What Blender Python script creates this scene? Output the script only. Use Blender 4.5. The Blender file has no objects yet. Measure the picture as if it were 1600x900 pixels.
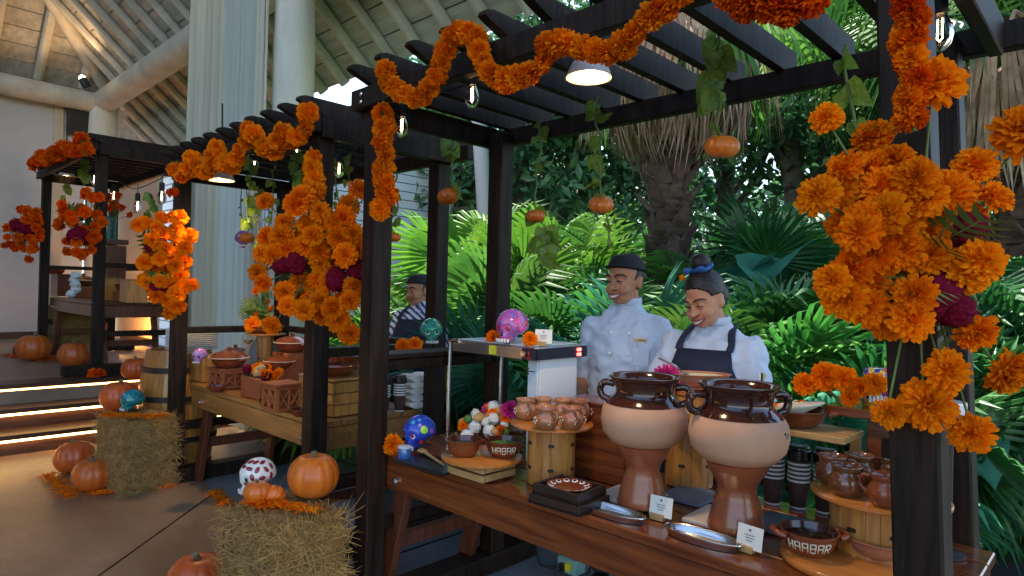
import bpy, bmesh, math, random
from mathutils import Vector, Matrix, Quaternion, noise
R = math.radians
random.seed(7)
sc = bpy.context.scene
COL = sc.collection

# ------------------------------------------------------------------ camera
# world: X along the row of stalls (towards the right/near end), Y towards the garden, Z up
FPX = 1014.0                       # focal length in pixels of a 1600 px wide picture
def _n(v): return v.normalized()
_du = _n(Vector((-250-800, -(430-450), -FPX)))      # -X as seen by the camera
_dv = _n(Vector((1780-800, -(480-450), -FPX)))      # +Y as seen by the camera
_dz = _n((-_du).cross(_dv))
_dv = _n(_dz.cross(-_du))
CAM = Vector((0, 0, 1.5))
ROT = Matrix((tuple(-_du), tuple(_dv), tuple(_dz)))  # camera -> world
cam_d = bpy.data.cameras.new('camera')
cam_d.sensor_width = 36; cam_d.lens = 36*FPX/1600; cam_d.clip_start = .05; cam_d.clip_end = 900
cam = bpy.data.objects.new('camera', cam_d); COL.objects.link(cam)
cam.matrix_world = Matrix.Translation(CAM) @ ROT.to_4x4()
sc.camera = cam

# ------------------------------------------------------------------ sky, sun, exposure
SUN_DIR = Vector((-.44, .2, .87)).normalized()      # towards the sun
world = bpy.data.worlds.new('World'); sc.world = world; world.use_nodes = True
wn = world.node_tree.nodes; wl = world.node_tree.links
sky = wn.new('ShaderNodeTexSky'); sky.sky_type = 'NISHITA'; sky.sun_disc = False
sky.sun_elevation = math.asin(SUN_DIR.z); sky.sun_rotation = math.atan2(SUN_DIR.x, SUN_DIR.y)
sky.air_density = 1.2; sky.dust_density = .6; sky.ozone_density = 1.5
wn['Background'].inputs[1].default_value = .15
wl.new(sky.outputs[0], wn['Background'].inputs[0])
sl = bpy.data.lights.new('sun', 'SUN'); sl.energy = 5.0; sl.angle = R(.6); sl.color = (1, .94, .84)
so = bpy.data.objects.new('sun', sl); COL.objects.link(so)
so.rotation_euler = (-SUN_DIR).to_track_quat('-Z', 'Y').to_euler()
sc.view_settings.view_transform = 'Standard'; sc.view_settings.look = 'None'
sc.view_settings.exposure = 1.65; sc.view_settings.gamma = 1
sc.view_settings.use_curve_mapping = False
sc.render.engine = 'CYCLES'
sc.cycles.use_denoising = True; sc.cycles.max_bounces = 8; sc.cycles.transparent_max_bounces = 12
sc.cycles.diffuse_bounces = 4; sc.cycles.sample_clamp_indirect = 6; sc.cycles.caustics_reflective = False; sc.cycles.caustics_refractive = False

# ------------------------------------------------------------------ ray helpers: a sight line met with a real plane or distance
def ray(x, y): return ROT @ Vector(((x-800)/FPX, -(y-450)/FPX, -1))
def pd(x, y, d): return CAM + ray(x, y)*d
def pz(x, y, z):
    r = ray(x, y); return CAM + r*((z-CAM.z)/r.z)
def pv(x, y, v):
    r = ray(x, y); return CAM + r*(v/r.y)
def pu(x, y, u):
    r = ray(x, y); return CAM + r*(u/r.x)

# ------------------------------------------------------------------ materials
MATS = {}
def mat(name, c1, c2=None, rough=.6, scale=6., stretch=(1, 1, 1), bump=0., bscale=None, metal=0., coat=0., rnd=0., trans=0.,
        emit=None, estr=0., spec=.5, detail=5., alpha=None, glass=0., sss=0., lo=.35, hi=.65, sheen=0., rv=0.):
    m = bpy.data.materials.new(name); m.use_nodes = True; MATS[name] = m
    nt = m.node_tree; N = nt.nodes; L = nt.links; b = N['Principled BSDF']
    c2 = c2 or c1
    tc = N.new('ShaderNodeTexCoord'); mp = N.new('ShaderNodeMapping'); mp.inputs['Scale'].default_value = stretch
    L.new(tc.outputs['Object'], mp.inputs[0])
    oi = N.new('ShaderNodeObjectInfo')
    if rnd or True:
        ad = N.new('ShaderNodeVectorMath'); ad.operation = 'ADD'
        ml = N.new('ShaderNodeMath'); ml.operation = 'MULTIPLY'; ml.inputs[1].default_value = 37
        L.new(oi.outputs['Random'], ml.inputs[0]); L.new(mp.outputs[0], ad.inputs[0]); L.new(ml.outputs[0], ad.inputs[1])
    nz = N.new('ShaderNodeTexNoise'); nz.inputs['Scale'].default_value = scale; nz.inputs['Detail'].default_value = detail
    nz.inputs['Roughness'].default_value = .6
    L.new(ad.outputs[0], nz.inputs['Vector'])
    rp = N.new('ShaderNodeValToRGB'); rp.color_ramp.elements[0].position = lo; rp.color_ramp.elements[1].position = hi
    rp.color_ramp.elements[0].color = (*c1, 1); rp.color_ramp.elements[1].color = (*c2, 1)
    L.new(nz.outputs['Fac'], rp.inputs[0])
    col = rp.outputs[0]
    if rnd:
        hs = N.new('ShaderNodeHueSaturation')
        mr = N.new('ShaderNodeMapRange'); mr.inputs[3].default_value = 1-rnd; mr.inputs[4].default_value = 1+rnd
        L.new(oi.outputs['Random'], mr.inputs[0]); L.new(mr.outputs[0], hs.inputs['Value'])
        mh = N.new('ShaderNodeMapRange'); mh.inputs[3].default_value = .5-rnd*.05; mh.inputs[4].default_value = .5+rnd*.05
        wn_ = N.new('ShaderNodeTexWhiteNoise'); wn_.noise_dimensions = '1D'; L.new(oi.outputs['Random'], wn_.inputs['W'])
        L.new(wn_.outputs['Value'], mh.inputs[0]); L.new(mh.outputs[0], hs.inputs['Hue'])
        L.new(col, hs.inputs['Color']); col = hs.outputs[0]
    L.new(col, b.inputs['Base Color'])
    b.inputs['Roughness'].default_value = rough; b.inputs['Metallic'].default_value = metal
    if rv:
        rr = N.new('ShaderNodeMapRange'); rr.inputs[3].default_value = max(0, rough-rv); rr.inputs[4].default_value = min(1, rough+rv)
        L.new(nz.outputs['Fac'], rr.inputs[0]); L.new(rr.outputs[0], b.inputs['Roughness'])
    b.inputs['Specular IOR Level'].default_value = spec
    b.inputs['Coat Weight'].default_value = coat; b.inputs['Coat Roughness'].default_value = .12
    if sheen: b.inputs['Sheen Weight'].default_value = sheen
    if sss: b.inputs['Subsurface Weight'].default_value = sss; b.inputs['Subsurface Radius'].default_value = (.02, .008, .004)
    if glass: b.inputs['Transmission Weight'].default_value = glass; b.inputs['IOR'].default_value = 1.2
    if bump:
        bp = N.new('ShaderNodeBump'); bp.inputs['Strength'].default_value = bump; bp.inputs['Distance'].default_value = .01
        n2 = N.new('ShaderNodeTexNoise'); n2.inputs['Scale'].default_value = bscale or scale*3; n2.inputs['Detail'].default_value = 6
        L.new(ad.outputs[0], n2.inputs['Vector']); L.new(n2.outputs['Fac'], bp.inputs['Height']); L.new(bp.outputs[0], b.inputs['Normal'])
    if emit: b.inputs['Emission Color'].default_value = (*emit, 1); b.inputs['Emission Strength'].default_value = estr
    if trans:
        tr = N.new('ShaderNodeBsdfTranslucent'); mx = N.new('ShaderNodeMixShader'); mx.inputs[0].default_value = trans
        L.new(col, tr.inputs[0]); L.new(b.outputs[0], mx.inputs[1]); L.new(tr.outputs[0], mx.inputs[2])
        L.new(mx.outputs[0], N['Material Output'].inputs['Surface'])
    return m

mat('black_wood', (.007, .004, .0028), (.032, .017, .011), rough=.55, spec=.2, scale=5, stretch=(6, 6, .6), bump=.25, bscale=18)
mat('table_wood', (.1, .022, .008), (.25, .065, .016), rough=.24, scale=4, stretch=(.7, 9, 9), bump=.05, bscale=14, coat=.5, rv=.1)
mat('leg_wood', (.085, .024, .012), (.18, .05, .02), rough=.35, scale=4, stretch=(9, 9, .8), bump=.08, coat=.25)
mat('honey_table', (.22, .09, .02), (.36, .16, .04), rough=.35, scale=4, stretch=(.7, 9, 9), bump=.05, bscale=14, coat=.3)
mat('riser_wood', (.36, .14, .03), (.56, .25, .06), rough=.35, scale=5, stretch=(8, 8, .9), bump=.06, coat=.3, rnd=.12)
mat('board_wood', (.42, .13, .022), (.58, .21, .04), rough=.3, scale=4, stretch=(1, 9, 9), bump=.05, coat=.4)
mat('pale_wood', (.42, .24, .09), (.6, .38, .16), rough=.5, scale=4, stretch=(1, 10, 10), bump=.08)
mat('dark_tray', (.018, .011, .009), (.04, .02, .014), rough=.45, scale=6, stretch=(1, 8, 8), bump=.1)
mat('white_wash', (.42, .39, .33), (.58, .55, .48), rough=.75, scale=3, stretch=(1, 1, 1), bump=.3, bscale=14, rnd=.06)
mat('roof_board', (.33, .31, .27), (.5, .47, .42), rough=.8, scale=3, stretch=(.6, 4, 4), bump=.25, rnd=.08)
mat('wall_paint', (.47, .475, .48), (.56, .565, .57), rough=.8, scale=1.2, bump=.05, bscale=30)
mat('partition', (.52, .45, .34), (.58, .5, .38), rough=.7, scale=1, bump=.03)
mat('column_bark', (.6, .57, .47), (.76, .73, .63), rough=.8, scale=4, stretch=(1, 1, .25), bump=.6, bscale=9)
mat('curtain_beige', (.62, .57, .45), (.7, .65, .52), rough=.85, scale=2, stretch=(1, 1, .2), sheen=.2, trans=.15)
mat('curtain_sheer', (.82, .83, .84), (.88, .88, .88), rough=.85, scale=2, stretch=(1, 1, .2), trans=.6)
mat('stage_stone', (.2, .14, .1), (.34, .25, .19), rough=.42, scale=1.6, bump=.05, rv=.12)
mat('step_wood', (.045, .02, .013), (.09, .04, .024), rough=.35, scale=4, stretch=(9, 1, 9), bump=.05)
mat('led', (1, .7, .35), emit=(1, .56, .2), estr=5.5)
mat('soil', (.015, .011, .007), (.035, .026, .016), rough=.95, scale=3, bump=.8)
mat('clay_raw', (.56, .3, .18), (.68, .4, .26), rough=.72, spec=.25, scale=4, bump=.06, lo=.3, hi=.75)
mat('clay_foot', (.26, .065, .025), (.38, .105, .042), rough=.28, scale=3, coat=.4, rv=.08)
mat('clay_glaze', (.03, .008, .005), (.06, .014, .008), rough=.1, scale=4, coat=.7)
mat('clay_red', (.17, .035, .012), (.27, .062, .022), rough=.24, scale=5, coat=.35, rnd=.12)
mat('clay_matte', (.36, .14, .075), (.44, .18, .1), rough=.7, scale=6, bump=.1)
mat('clay_inside', (.05, .012, .007), (.09, .02, .01), rough=.12, coat=.6)
mat('jar_glaze', (.1, .03, .012), (.24, .09, .035), rough=.14, scale=7, coat=.7, rnd=.14)
mat('mug_glaze', (.34, .12, .045), (.5, .2, .085), rough=.16, scale=9, coat=.6, rnd=.14)
mat('cream_paint', (.75, .66, .5), rough=.4)
mat('white_matte', (.78, .78, .78), (.82, .82, .82), rough=.6)
mat('plate_white', (.84, .86, .88), rough=.25, coat=.3)
mat('paper_white', (.8, .78, .72), rough=.8)
mat('ink', (.03, .03, .03), rough=.7)
mat('towel', (.7, .74, .78), (.8, .82, .84), rough=.95, scale=20, bump=.5, bscale=60, sheen=.5)
mat('cup_paper', (.06, .035, .032), (.09, .05, .045), rough=.55, scale=20)
mat('cup_white', (.75, .76, .78), rough=.45)
mat('cup_lid', (.012, .012, .014), rough=.3)
mat('steel', (.62, .62, .64), (.7, .7, .72), rough=.22, metal=1, scale=5, rv=.08)
mat('steel_brushed', (.6, .58, .56), (.7, .68, .66), rough=.34, metal=1, scale=10, stretch=(.3, 12, 12), bump=.03)
mat('panel_blue', (.6, .66, .72), rough=.4)
mat('control_black', (.012, .014, .03), rough=.3)
mat('red_led', (.8, .02, .02), emit=(1, .05, .04), estr=5)
mat('sticker_yellow', (.8, .7, .04), rough=.6)
mat('slate', (.1, .13, .17), (.15, .19, .24), rough=.4, scale=5, bump=.1)
mat('marble', (.62, .5, .4), (.74, .64, .54), rough=.4, scale=6)
mat('iron', (.012, .011, .011), (.025, .02, .018), rough=.5, scale=8)
mat('rubber', (.01, .01, .011), rough=.6)
mat('plastic_box', (.25, .45, .42), rough=.5)
mat('straw', (.36, .21, .06), (.58, .37, .12), rough=.8, scale=14, rnd=.1)
mat('straw_core', (.16, .095, .03), (.32, .2, .07), rough=.9, scale=18, stretch=(1, 1, 3), bump=1.)
mat('twine', (.35, .2, .08), rough=.9)
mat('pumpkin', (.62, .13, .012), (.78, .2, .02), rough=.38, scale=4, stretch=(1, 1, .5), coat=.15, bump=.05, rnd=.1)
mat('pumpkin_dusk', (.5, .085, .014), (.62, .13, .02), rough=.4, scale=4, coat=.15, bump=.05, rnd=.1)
mat('pumpkin_stem', (.12, .11, .06), (.22, .19, .1), rough=.8, scale=10, stretch=(6, 6, 1), bump=.5)
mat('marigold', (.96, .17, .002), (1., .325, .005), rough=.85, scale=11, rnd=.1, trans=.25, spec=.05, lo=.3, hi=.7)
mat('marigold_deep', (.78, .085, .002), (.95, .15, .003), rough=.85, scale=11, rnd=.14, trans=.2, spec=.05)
mat('flower_heart', (.5, .2, .01), (.3, .12, .01), rough=.9)
mat('sepal', (.09, .17, .03), rough=.7)
mat('cockscomb', (.12, .002, .012), (.26, .004, .03), rough=.85, scale=12, bump=.6, bscale=40, spec=.15)
mat('magenta', (.6, .01, .16), (.75, .03, .25), rough=.7, scale=10, trans=.15)
mat('stem_green', (.09, .16, .03), (.15, .23, .05), rough=.6)
mat('vine_leaf', (.1, .22, .025), (.28, .38, .05), rough=.45, scale=7, rnd=.25, trans=.35)
mat('twig', (.02, .014, .012), rough=.8)
mat('bulb_glass', (1, 1, 1), rough=.0, glass=1.)
mat('filament', (1, .6, .2), emit=(1, .62, .25), estr=18)
mat('lamp_white', (.75, .75, .74), rough=.35)
mat('lamp_inside', (.8, .55, .28), rough=.4, emit=(1, .6, .22), estr=.35)
mat('lamp_bulb', (1, .8, .5), emit=(1, .75, .42), estr=22)
mat('bark', (.045, .026, .018), (.13, .08, .055), rough=.9, scale=6, bump=1., stretch=(1, 1, 2))
mat('dead_frond', (.2, .13, .085), (.44, .32, .22), rough=.85, scale=6, rnd=.3, trans=.15)
mat('tree_bark', (.06, .05, .04), (.14, .12, .1), rough=.9, scale=6, bump=.8)
mat('leaf_fan', (.035, .14, .024), (.1, .28, .04), rough=.5, scale=3, rnd=.45, trans=.38, spec=.25)
mat('leaf_blue', (.025, .14, .08), (.06, .25, .13), rough=.44, scale=3, rnd=.3, trans=.34, spec=.3)
mat('leaf_lime', (.055, .18, .018), (.13, .29, .03), spec=.2, rough=.5, scale=3, rnd=.3, trans=.38)
mat('leaf_deep', (.014, .085, .02), (.04, .17, .035), rough=.4, scale=3, rnd=.35, trans=.25)
mat('leaf_tree', (.035, .13, .05), (.1, .24, .085), rough=.45, scale=1.4, trans=.35)
mat('leaf_tree_lime', (.06, .14, .02), (.13, .22, .035), rough=.45, scale=1.4, trans=.4)
mat('clapboard', (.62, .7, .78), (.7, .76, .82), rough=.6, scale=2, bump=.05)
mat('clapboard_gap_shade', (.16, .18, .2), rough=.8)  # dark wall tone stands in for shade in the gaps between boards
mat('house_roof', (.12, .11, .1), (.2, .19, .17), rough=.9, scale=8, bump=.4)
mat('window_dark', (.03, .035, .04), rough=.15)
mat('pole_grey', (.42, .43, .44), rough=.7)
mat('skin_tan', (.46, .205, .11), (.55, .265, .15), rough=.5, spec=.3, scale=8, sss=.12, bump=.03, bscale=90)
mat('skin_warm', (.52, .235, .13), (.6, .295, .175), rough=.5, spec=.3, scale=8, sss=.12, bump=.03, bscale=90)
mat('coat_blue_cast', (.5, .58, .74), (.58, .66, .8), rough=.8, scale=7, bump=.55, bscale=13, sheen=.2)  # white cloth with the blue cast of sky shade put into its colour
mat('shirt_white', (.66, .67, .72), (.72, .73, .77), rough=.85, scale=7, bump=.2, bscale=12)
mat('apron_navy', (.008, .012, .035), (.014, .02, .05), rough=.8, scale=10, bump=.2, bscale=30)
mat('cap_black', (.008, .01, .016), (.014, .016, .024), rough=.85, scale=12, bump=.2)
mat('hair', (.01, .006, .006), (.025, .014, .012), rough=.42, scale=14, stretch=(1, 1, 4), bump=.5, bscale=40)
mat('ribbon_blue', (.02, .08, .3), (.03, .14, .42), rough=.5)
mat('lip', (.3, .06, .05), rough=.4)
mat('teeth', (.8, .77, .72), rough=.3)
mat('eye_dark', (.015, .009, .008), rough=.3)
mat('trouser', (.02, .02, .025), rough=.85)
mat('glove', (.012, .014, .02), rough=.45)
mat('tag_gold', (.65, .42, .2), rough=.35, metal=.3)
mat('eggs', (.72, .58, .26), (.85, .76, .5), rough=.6, scale=30, bump=.6)
mat('tortilla', (.72, .66, .5), (.82, .77, .63), rough=.8, scale=14)
mat('sauce', (.03, .01, .006), rough=.12, coat=.5)
mat('sauce_red', (.25, .03, .015), (.35, .06, .02), rough=.2, scale=20, bump=.3)
mat('greens', (.05, .14, .02), (.12, .26, .04), rough=.6, scale=30, bump=.5)
mat('bread', (.5, .26, .08), (.66, .4, .16), rough=.7, scale=10)
mat('terracotta', (.3, .07, .018), (.42, .11, .03), rough=.75, scale=6, bump=.15)
mat('vase_grey', (.2, .19, .17), (.28, .26, .24), rough=.4, scale=5)
mat('blue_glass', (.03, .12, .4), rough=.1, coat=.5)
mat('green_glass', (.3, .6, .55), rough=.05, glass=.8)
for nm, c in dict(p_purple=(.28, .1, .5), p_pink=(.75, .06, .3), p_red=(.6, .02, .03), p_blue=(.015, .06, .5), p_teal=(.01, .28, .26),
                  p_green=(.02, .28, .13), p_lime=(.4, .75, .05), p_yellow=(.75, .6, .04), p_white=(.8, .78, .75), p_black=(.01, .01, .012),
                  p_cyan=(.05, .35, .6), p_maroon=(.25, .008, .02)).items():
    mat(nm, c, tuple(min(1, k*1.15+.004) for k in c), rough=.22, scale=9, coat=.5)

def mix_paint(name, cols, scale):
    m = bpy.data.materials.new(name); m.use_nodes = True; MATS[name] = m
    N = m.node_tree.nodes; L = m.node_tree.links; b = N['Principled BSDF']
    tc = N.new('ShaderNodeTexCoord'); vo = N.new('ShaderNodeTexVoronoi'); vo.inputs['Scale'].default_value = scale
    L.new(tc.outputs['Object'], vo.inputs['Vector'])
    sp = N.new('ShaderNodeSeparateColor'); L.new(vo.outputs['Color'], sp.inputs[0])
    rp = N.new('ShaderNodeValToRGB'); rp.color_ramp.interpolation = 'CONSTANT'
    el = rp.color_ramp.elements
    while len(el) < len(cols): el.new(.5)
    for i, c in enumerate(cols): el[i].position = i/len(cols); el[i].color = (*c, 1)
    L.new(sp.outputs[0], rp.inputs[0]); L.new(rp.outputs[0], b.inputs['Base Color'])
    b.inputs['Roughness'].default_value = .22; b.inputs['Coat Weight'].default_value = .5
mix_paint('skull_pink', [(.3, .12, .55), (.75, .08, .32), (.08, .2, .6), (.6, .05, .08), (.45, .15, .55)], 26)
mix_paint('skull_teal', [(.01, .3, .28), (.02, .12, .3), (.03, .4, .32), (.01, .1, .14)], 34)
mix_paint('skull_green', [(.02, .3, .16), (.02, .42, .3), (.03, .22, .2)], 16)
mix_paint('skull_dots', [(.7, .05, .3), (.04, .1, .5), (.5, .1, .5), (.75, .72, .7)], 55)
mix_paint('can_print', [(.02, .06, .4), (.6, .02, .05), (.75, .73, .7), (.02, .05, .3), (.7, .45, .04)], 60)

def striped(name, c1, c2, sc_):
    m = bpy.data.materials.new(name); m.use_nodes = True; MATS[name] = m
    N = m.node_tree.nodes; L = m.node_tree.links; b = N['Principled BSDF']
    tc = N.new('ShaderNodeTexCoord'); wv = N.new('ShaderNodeTexWave'); wv.inputs['Scale'].default_value = sc_
    wv.bands_direction = 'DIAGONAL'; wv.inputs['Distortion'].default_value = 1.2; wv.inputs['Detail Scale'].default_value = 2
    rp = N.new('ShaderNodeValToRGB'); rp.color_ramp.interpolation = 'CONSTANT'
    rp.color_ramp.elements[0].color = (*c1, 1); rp.color_ramp.elements[1].color = (*c2, 1); rp.color_ramp.elements[1].position = .38
    L.new(tc.outputs['Object'], wv.inputs[0]); L.new(wv.outputs['Fac'], rp.inputs[0]); L.new(rp.outputs[0], b.inputs['Base Color'])
    b.inputs['Roughness'].default_value = .85
striped('shirt_stripe', (.03, .06, .22), (.7, .72, .78), 9)

def concrete(name, c1, c2, c3, rough):
    m = bpy.data.materials.new(name); m.use_nodes = True; MATS[name] = m
    N = m.node_tree.nodes; L = m.node_tree.links; b = N['Principled BSDF']
    tc = N.new('ShaderNodeTexCoord'); a = N.new('ShaderNodeTexNoise'); a.inputs['Scale'].default_value = 1.1; a.inputs['Detail'].default_value = 8; a.inputs['Roughness'].default_value = .65
    d = N.new('ShaderNodeTexNoise'); d.inputs['Scale'].default_value = 26; d.inputs['Detail'].default_value = 6
    L.new(tc.outputs['Object'], a.inputs[0]); L.new(tc.outputs['Object'], d.inputs[0])
    rp = N.new('ShaderNodeValToRGB'); e = rp.color_ramp.elements; e[0].position = .3; e[1].position = .72; e[0].color = (*c1, 1); e[1].color = (*c2, 1)
    k = e.new(.52); k.color = (*c3, 1)
    L.new(a.outputs[0], rp.inputs[0])
    mx = N.new('ShaderNodeMix'); mx.data_type = 'RGBA'; mx.blend_type = 'OVERLAY'; mx.inputs[0].default_value = .25
    L.new(rp.outputs[0], mx.inputs[6]); L.new(d.outputs[0], mx.inputs[7]); L.new(mx.outputs[2], b.inputs['Base Color'])
    mr = N.new('ShaderNodeMapRange'); mr.inputs[3].default_value = rough-.14; mr.inputs[4].default_value = rough+.16
    L.new(a.outputs[0], mr.inputs[0]); L.new(mr.outputs[0], b.inputs['Roughness'])
    bp = N.new('ShaderNodeBump'); bp.inputs['Strength'].default_value = .06; L.new(d.outputs[0], bp.inputs['Height']); L.new(bp.outputs[0], b.inputs['Normal'])
concrete('floor_tan', (.165, .1, .062), (.4, .275, .185), (.28, .185, .12), .36)
concrete('floor_grey', (.13, .14, .16), (.24, .25, .27), (.19, .2, .22), .42)

# ------------------------------------------------------------------ mesh helpers
class MB:
    def __init__(s): s.v = []; s.f = []; s.m = []; s.mi = 0
    def add(s, vs, fs):
        o = len(s.v); s.v += [Vector(p) for p in vs]; s.f += [tuple(i+o for i in f) for f in fs]; s.m += [s.mi]*len(fs); return s
    def xf(s, M, start=0):
        for i in range(start, len(s.v)): s.v[i] = M @ s.v[i]
        return s
    def box(s, c, sz, M=None, ch=0.):
        x, y, z = (k/2 for k in sz); c = Vector(c)
        if ch <= 0:
            vs = [Vector((a*x, b*y, d*z)) for d in (-1, 1) for b in (-1, 1) for a in (-1, 1)]
            fs = [(0, 2, 3, 1), (4, 5, 7, 6), (0, 1, 5, 4), (2, 6, 7, 3), (0, 4, 6, 2), (1, 3, 7, 5)]
        else:
            vs = []; idx = {}
            for ix, a in enumerate((-1, 1)):
                for iy, b in enumerate((-1, 1)):
                    for iz, d in enumerate((-1, 1)):
                        for ax in range(3):
                            p = [a*(x-ch), b*(y-ch), d*(z-ch)]; p[ax] = (a*x, b*y, d*z)[ax]
                            idx[ix, iy, iz, ax] = len(vs); vs.append(Vector(p))
            g = lambda ix, iy, iz, ax: idx[ix, iy, iz, ax]
            fs = []
            for k in (0, 1):
                q = [g(k, 0, 0, 0), g(k, 1, 0, 0), g(k, 1, 1, 0), g(k, 0, 1, 0)]; fs.append(q if k else q[::-1])
                q = [g(0, k, 0, 1), g(0, k, 1, 1), g(1, k, 1, 1), g(1, k, 0, 1)]; fs.append(q if k else q[::-1])
                q = [g(0, 0, k, 2), g(1, 0, k, 2), g(1, 1, k, 2), g(0, 1, k, 2)]; fs.append(q if k else q[::-1])
            for a in (0, 1):
                for b in (0, 1):
                    for (e0, e1, ids) in ((0, 1, lambda t: (a, b, t)), (0, 2, lambda t: (a, t, b)), (1, 2, lambda t: (t, a, b))):
                        fs.append((g(*ids(0), e0), g(*ids(1), e0), g(*ids(1), e1), g(*ids(0), e1)))
                    for d in (0, 1): fs.append((g(a, b, d, 0), g(a, b, d, 1), g(a, b, d, 2)))
        vs = [(M @ p if M else p) + c for p in vs]
        return s.add(vs, fs)
    def bar(s, a, b, w, h, up=Vector((0, 0, 1)), ch=.004):
        a, b = Vector(a), Vector(b); d = b-a; x = d.normalized(); y = up.cross(x)
        if y.length < 1e-4: y = Vector((0, 1, 0)).cross(x)
        y.normalize(); z = x.cross(y)
        M = Matrix((x, y, z)).transposed()
        return s.box((a+b)/2, (d.length, w, h), M, ch)
    def lathe(s, prof, n=24, c=(0, 0, 0), cap0=True, cap1=True, rib=None):
        c = Vector(c); vs = []; fs = []
        for r, z in prof:
            for k in range(n):
                t = 2*math.pi*k/n; rr = r*(rib(t, z) if rib else 1)
                vs.append(c+Vector((rr*math.cos(t), rr*math.sin(t), z)))
        for i in range(len(prof)-1):
            for k in range(n):
                fs.append((i*n+k, i*n+(k+1) % n, (i+1)*n+(k+1) % n, (i+1)*n+k))
        if cap0: fs.append(tuple(range(n))[::-1])
        if cap1: fs.append(tuple((len(prof)-1)*n+k for k in range(n)))
        return s.add(vs, fs)
    def tube(s, path, rad, n=8, sq=None, round_=False):
        P = [Vector(p) for p in path]; rad = rad if isinstance(rad, (list, tuple)) else [rad]*len(P)
        rad = list(rad)
        if round_:
            for end in (0, -1):
                q = P[end]; d = (q-P[1 if end == 0 else -2]).normalized(); r = rad[end]; r1 = r[0] if isinstance(r, tuple) else r
                e1, e2 = q+d*r1*.6, q+d*r1*.95
                mul = lambda k: tuple(j*k for j in r) if isinstance(r, tuple) else r*k
                if end == 0: P = [e2, e1]+P; rad = [mul(.3), mul(.8)]+rad
                else: P = P+[e1, e2]; rad = rad+[mul(.8), mul(.3)]
        t0 = (P[1]-P[0]).normalized(); nrm = t0.orthogonal().normalized()
        if sq is not None:
            nrm = Vector(sq) - t0*Vector(sq).dot(t0); nrm.normalize()
        vs = []; fs = []; pt = t0
        for i, p in enumerate(P):
            t = (P[min(i+1, len(P)-1)]-P[max(i-1, 0)])
            t = t.normalized() if t.length > 1e-9 else pt
            nrm = (pt.rotation_difference(t) @ nrm); nrm = (nrm-t*nrm.dot(t)).normalized(); pt = t; b = t.cross(nrm)
            rr = rad[i]; ra, rb = rr if isinstance(rr, tuple) else (rr, rr)
            for k in range(n):
                a = 2*math.pi*k/n; vs.append(p+nrm*math.cos(a)*ra+b*math.sin(a)*rb)
        for i in range(len(P)-1):
            for k in range(n): fs.append((i*n+k, i*n+(k+1) % n, (i+1)*n+(k+1) % n, (i+1)*n+k))
        fs.append(tuple(range(n))[::-1]); fs.append(tuple((len(P)-1)*n+k for k in range(n)))
        return s.add(vs, fs)
    def ball(s, c, r, n=12, m=8, fn=None):
        c = Vector(c); r = Vector(r) if not isinstance(r, (int, float)) else Vector((r, r, r)); vs = [Vector((0, 0, -1))]; fs = []
        for i in range(1, m):
            ph = -math.pi/2+math.pi*i/m
            for k in range(n):
                t = 2*math.pi*k/n; vs.append(Vector((math.cos(ph)*math.cos(t), math.cos(ph)*math.sin(t), math.sin(ph))))
        vs.append(Vector((0, 0, 1))); top = len(vs)-1
        for k in range(n): fs.append((0, 1+(k+1) % n, 1+k)); fs.append((top, top-n+k, top-n+(k+1) % n))
        for i in range(m-2):
            for k in range(n): fs.append((1+i*n+k, 1+i*n+(k+1) % n, 1+(i+1)*n+(k+1) % n, 1+(i+1)*n+k))
        if fn: vs = [fn(p) for p in vs]
        vs = [c+Vector((p.x*r.x, p.y*r.y, p.z*r.z)) for p in vs]
        return s.add(vs, fs)
    def mesh(s, name, smooth=40, mats=None):
        me = bpy.data.meshes.new(name); me.from_pydata([tuple(p) for p in s.v], [], s.f); me.update()
        if smooth:
            me.polygons.foreach_set('use_smooth', [True]*len(me.polygons)); me.set_sharp_from_angle(angle=R(smooth))
        for k in (mats or []): me.materials.append(MATS[k])
        if mats and len(mats) > 1: me.polygons.foreach_set('material_index', s.m)
        return me
    def build(s, name, m, parent=None, smooth=40, **kw):
        me = s.mesh(name, smooth, [m] if isinstance(m, str) else m); return ob(name, me, parent, **kw)

def ob(name, me, parent=None, loc=None, rot=None, scale=None, M=None, kind=None, label=None):
    o = bpy.data.objects.new(name, me); COL.objects.link(o)
    if parent: o.parent = parent
    if M is not None: o.matrix_local = M
    else:
        if loc is not None: o.location = loc
        if rot is not None: o.rotation_euler = rot
        if scale is not None: o.scale = scale if not isinstance(scale, (int, float)) else (scale,)*3
    if kind: o['kind'] = kind
    if label: o['label'] = label
    return o
def tag(o, label, cat, group=None, kind=None):
    o['label'] = label; o['category'] = cat
    if group: o['group'] = group
    if kind: o['kind'] = kind
    return o
def thing(name, label, cat, loc=(0, 0, 0), rz=0, group=None):
    o = bpy.data.objects.new(name, None); COL.objects.link(o); o.location = loc; o.rotation_euler = (0, 0, rz)
    o.empty_display_size = .1
    return tag(o, label, cat, group)
def align(loc, d, up_roll=0., scale=1.):
    """matrix that puts local +Z along d"""
    q = Vector((0, 0, 1)).rotation_difference(Vector(d).normalized())
    return Matrix.Translation(loc) @ (q @ Quaternion((0, 0, 1), up_roll)).to_matrix().to_4x4() @ Matrix.Diagonal((scale, scale, scale, 1) if isinstance(scale, (int, float)) else (*scale, 1))
def bez(pts, n):
    """smooth path through points (Catmull-Rom)"""
    P = [Vector(p) for p in pts]; out = []
    for i in range(len(P)-1):
        p0, p1, p2, p3 = P[max(i-1, 0)], P[i], P[i+1], P[min(i+2, len(P)-1)]
        for k in range(n):
            t = k/n
            out.append(.5*((2*p1)+(p2-p0)*t+(2*p0-5*p1+4*p2-p3)*t*t+(3*p1-p0-3*p2+p3)*t**3))
    return out+[P[-1]]
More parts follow.
